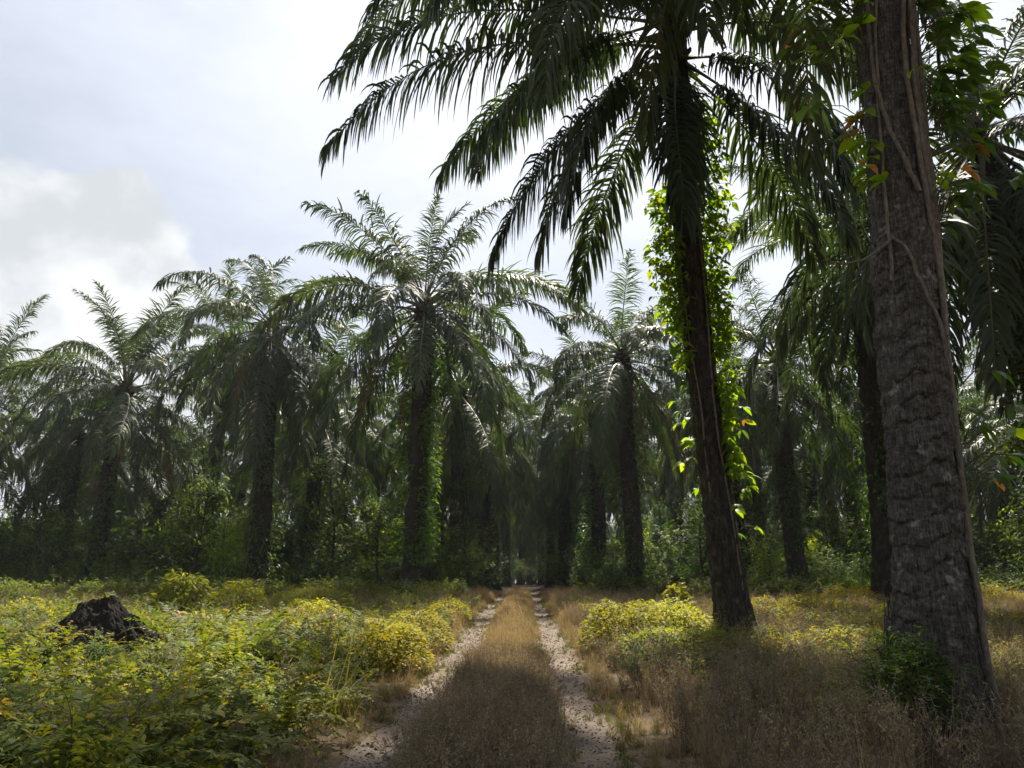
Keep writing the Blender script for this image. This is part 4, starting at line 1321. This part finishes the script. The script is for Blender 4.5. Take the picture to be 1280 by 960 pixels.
# small broad-leaved trees grown up between the palms
def young_tree_meshes(seed, H, rx, nl, mat, lsize):
    r_ = np.random.default_rng(4000 + seed)
    g = Geo()
    t = np.linspace(0, 1, 9)
    P = np.stack([np.cumsum(r_.normal(0, .05, 9)), np.cumsum(r_.normal(0, .05, 9)), H * .9 * t - .1], 1)
    g.tube(P, np.linspace(.07, .015, 9), 6)
    tips = []
    for k in range(15):
        u = r_.uniform(.15, .95)
        b = np.array([np.interp(u, t, P[:, c]) for c in range(3)])
        a = r_.uniform(0, 6.283)
        ln = rx * r_.uniform(.5, 1.1) * (1.1 - .5 * u)
        e_ = b + np.array([math.cos(a) * ln, math.sin(a) * ln, r_.uniform(.0, .6) * ln])
        m_ = (b + e_) / 2 + np.array([0, 0, .12 * ln])
        g.tube(np.array([b, m_, e_]), [.025, .016, .006], 4)
        tips += [(m_, .35 * ln), (e_, .45 * ln), ((m_ + e_) / 2, .4 * ln)]
    trunk = g.mesh('trunk', [M_bark_far], True)
    tips.append((P[-1], .5))
    g = Geo()
    for c, rad in tips:
        n = int(nl / len(tips) * r_.uniform(.5, 1.5))
        p = c + r_.normal(0, 1, (n, 3)) * np.array([rad, rad, rad * .8]) * .75
        p[:, 2] = np.maximum(p[:, 2], .1)
        a = r_.uniform(0, 6.283, n)
        D = np.stack([np.cos(a), np.sin(a), r_.uniform(-1.0, .3, n)], 1)
        W = np.cross(D, [0, 0, 1.0]) + r_.normal(0, .4, (n, 3))
        ln = r_.uniform(*lsize, n)
        g.strips(p, D, W, ln, ln * .42, 2, .7, lambda t: np.interp(t, [0, .45, 1], [.2, 1, .06]), fold=.2, tint=np.clip(r_.normal(.5, .22, n), 0, 1))
    return trunk, g.mesh('crown', [mat])


YT = [young_tree_meshes(0, 4.2, 1.3, 1700, M_under, (.12, .24)), young_tree_meshes(1, 5.4, 1.5, 2200, M_under, (.10, .2)), young_tree_meshes(2, 3.4, 1.2, 1500, M_vine_y, (.10, .2)), young_tree_meshes(3, 6.4, 1.3, 2000, M_under, (.1, .22))]
TG = 'small broad-leaved trees between the palms'


def young_tree(x, y, v, sc, label, rot=0.0, group=TG):
    e = bpy.data.objects.new('young_tree', None)
    COL.objects.link(e)
    e.location = (x, y, gz(x, y))
    e.rotation_euler = (0, 0, rot)
    e.scale = (sc * 1.3, sc * 1.3, sc * 1.45)
    tag(e, label, 'tree', group)
    link('trunk', YT[v][0], e)
    link('crown', YT[v][1], e)['kind'] = 'stuff'


young_tree(-15.6, 37.0, 0, 1.0, 'small leafy tree between the cloud-side palm and the palm with withered fronds', 1)
young_tree(-9.6, 39.0, 1, 1.0, 'yellow-green leafy tree between the withered-frond palm and the tall spreading palm', 2)
young_tree(-3.0, 41.0, 3, 0.9, 'leafy sapling beside the bare grey trunk by the far track', 3)
young_tree(-24.5, 38.5, 1, .95, 'bushy small tree at the left edge under the low palm', 4)
young_tree(-17.5, 41.0, 3, 1.0, 'slim leafy tree just past the cloud-side palm', 5)
young_tree(-13.4, 35.2, 2, .8, 'short lime-leaved tree standing against the withered-frond palm', .4)
young_tree(-7.0, 36.5, 0, .8, 'low leafy tree just left of the tall spreading palm', 2.2)
young_tree(8.6, 38.0, 1, .8, 'dim leafy tree behind the leaning vine-clad trunk', 5.2)
young_tree(15.8, 33.5, 0, 1.0, 'leafy tree seen between the pale palm and the massive trunk', .7)
young_tree(18.4, 27.0, 1, .9, 'leafy tree just past the massive trunk, at the right edge', 1.7)
young_tree(10.6, 34.5, 2, .6, 'short lime-leaved tree at the foot of the pale upright-fronded palm', 2.7)
ry = np.random.default_rng(12)
for k in range(36):
    yy = ry.uniform(41, 56)
    xx = ry.uniform(-.72, .72) * yy
    if abs(xx) < 6.2:
        xx = math.copysign(6.4, xx)
    young_tree(xx, yy, int(ry.integers(4)), ry.uniform(.7, 1.15), 'dim leafy tree deep between the palm trunks', ry.uniform(0, 6.28), 'dim leafy trees deep between the palms')

# dark heap in the clearing
g = Geo()
nth, nz = 180, 70
th = np.linspace(0, 6.283185, nth, endpoint=False)
q = np.linspace(0, 1, nz)
Q, THH = np.meshgrid(q, th, indexing='ij')
cx_, sx_ = np.cos(THH), np.sin(THH)
ux, uy = cx_ * Q, sx_ * Q
rid = np.abs(fbm(ux * 3.2 + 3, uy * 3.2 + 1, 82, 5) - .5) * 2
hh = 1.08 * (1 - Q ** 1.9) * (.9 + .2 * ux) + .5 * (fbm(ux * 2.2 + 3, uy * 2.2 + 1, 82, 4) - .5) * (1 - Q ** 3) - .16 * rid * (1 - Q ** 4) + .16 * (fbm(ux * 14, uy * 14, 83, 4) - .5)
rr = Q * (1.15 + .5 * (fbm(cx_ * 1.6 + 2, sx_ * 1.6, 84) - .5)) + .05 * (fbm(ux * 11 + 4, uy * 11, 86, 3) - .5)
V = np.stack([cx_ * rr * 1.08, sx_ * rr * .8, hh + .02], -1).reshape(-1, 3)
i, j = np.meshgrid(np.arange(nz - 1), np.arange(nth), indexing='ij')
j2 = (j + 1) % nth
g.add(V, np.stack([i * nth + j, i * nth + j2, (i + 1) * nth + j2, (i + 1) * nth + j], -1).reshape(-1, 4))
MX, MY = -7.4, 13.8
tag(link('earth_mound', g.mesh('earth_mound', [M_mound], False), loc=(MX, MY, gz(MX, MY))), 'dark heap of rotted earth rising from the ferns of the clearing', 'mound')
for dx, dy, dzz, sc, lab in ((-.15, -.75, .25, 1.0, 'fern arching in front of the dark earth heap, at its middle'), (-.75, -.6, .2, .9, 'fern leaning against the outer flank of the dark earth heap'),
                             (.55, -.7, .2, .9, 'fern growing against the track-side flank of the dark earth heap')):
    tag(link('fern_plant', fern_plant(8, .8, M_fern, leaf=.09, lw=.025, tint=.7), loc=(MX + dx, MY + dy, gz(MX + dx, MY + dy) + dzz), scl=sc), lab, 'fern', 'ferns on the dark heap')

# pruned fronds left in the clearing
rf = np.random.default_rng(5)
for k, (x, y, az, lab) in enumerate(((-5.2, 16.8, 20, 'pale dry fallen frond nearest the track in the clearing'), (-6.0, 17.4, 200, 'bleached fallen frond lying below the fern mound'),
                                     (-6.5, 16.5, -35, 'dry fallen frond lying across the ferns below the lime-green sapling'), (-5.5, 18.2, 100, 'dry curled frond at the back of the fallen frond heap'))):
    g = frond_geo(rf, 2.6, R(18), R(46), n=60, leaf=.55, lw=.03, grav=1.6, sweep=rf.normal(0, .3), twist=rf.normal(0, .5), plume=.4, r0=.03, base_tint=.95)
    o = link('fallen_frond', g.mesh('fallen_frond', [M_dry, M_rachis_dead]), loc=(x, y, gz(x, y) + .28), rot=(rf.normal(0, .2), 0, R(az)))
    tag(o, lab, 'palm frond', 'pruned fronds lying in the clearing')


# ------------------------------------------------------------------ humid air
def haze():
    m = bpy.data.materials.new('haze')
    m.use_nodes = True
    nt = m.node_tree
    nt.nodes.clear()
    v = nt.nodes.new('ShaderNodeVolumePrincipled')
    v.inputs['Color'].default_value = (.86, .91, 1.0, 1)
    v.inputs['Density'].default_value = HAZE
    v.inputs['Anisotropy'].default_value = 0.3
    out = nt.nodes.new('ShaderNodeOutputMaterial')
    nt.links.new(v.outputs[0], out.inputs['Volume'])
    x0, x1, y0, y1, z0, z1 = -1510, 1510, -1010, 2610, -1.6, 24.0
    V = [(x, y, z) for z in (z0, z1) for y in (y0, y1) for x in (x0, x1)]
    F = [(0, 2, 3, 1), (4, 5, 7, 6), (0, 1, 5, 4), (2, 6, 7, 3), (0, 4, 6, 2), (1, 3, 7, 5)]
    me = bpy.data.meshes.new('haze')
    me.from_pydata(V, [], F)
    me.materials.append(m)
    tag(link('haze', me), 'thin pale humid haze between the palms', 'haze', kind='stuff')


HAZE = 0.0003
haze()


# ------------------------------------------------------------------ tell the far palms and trees apart by what they stand behind
ORD = ['first', 'second', 'third', 'fourth', 'fifth', 'sixth', 'seventh', 'eighth', 'ninth', 'tenth', 'eleventh', 'twelfth', 'thirteenth', 'fourteenth', 'fifteenth', 'sixteenth']
SECT = [(-9, -.56, 'at the left edge'), (-.56, -.45, 'behind the cloud-side palm'), (-.45, -.34, 'between the cloud-side palm and the withered-frond palm'), (-.34, -.22, 'behind the withered-frond palm'),
        (-.22, 0, 'behind the tall spreading palm'), (0, .20, 'left of the leaning trunk'), (.20, .34, 'between the leaning trunk and the pale palm'), (.34, .46, 'behind the pale palm'),
        (.46, .60, 'behind the massive trunk'), (.60, 9, 'at the right edge past the massive trunk')]


def relabel(group, phrase):
    obs = [o for o in COL.objects if o.get('group') == group]
    if 'track' in group:
        sect = [(-99, 0, 'along the clearing side of the far track'), (0, 99, 'along the side of the far track opposite the clearing')]
        key = lambda o: o.location.x
    else:
        sect = SECT
        key = lambda o: o.location.x / o.location.y
    for a, b, where in sect:
        for k, o in enumerate(sorted([o for o in obs if a <= key(o) < b], key=lambda o: o.location.y)):
            o['label'] = phrase % (ORD[k], where)


relabel('far palms of the plantation', '%s dark palm going back %s')
relabel('far palms lining the track', '%s dark palm going back %s')
relabel('dim leafy trees deep between the palms', '%s dim leafy tree going back %s')
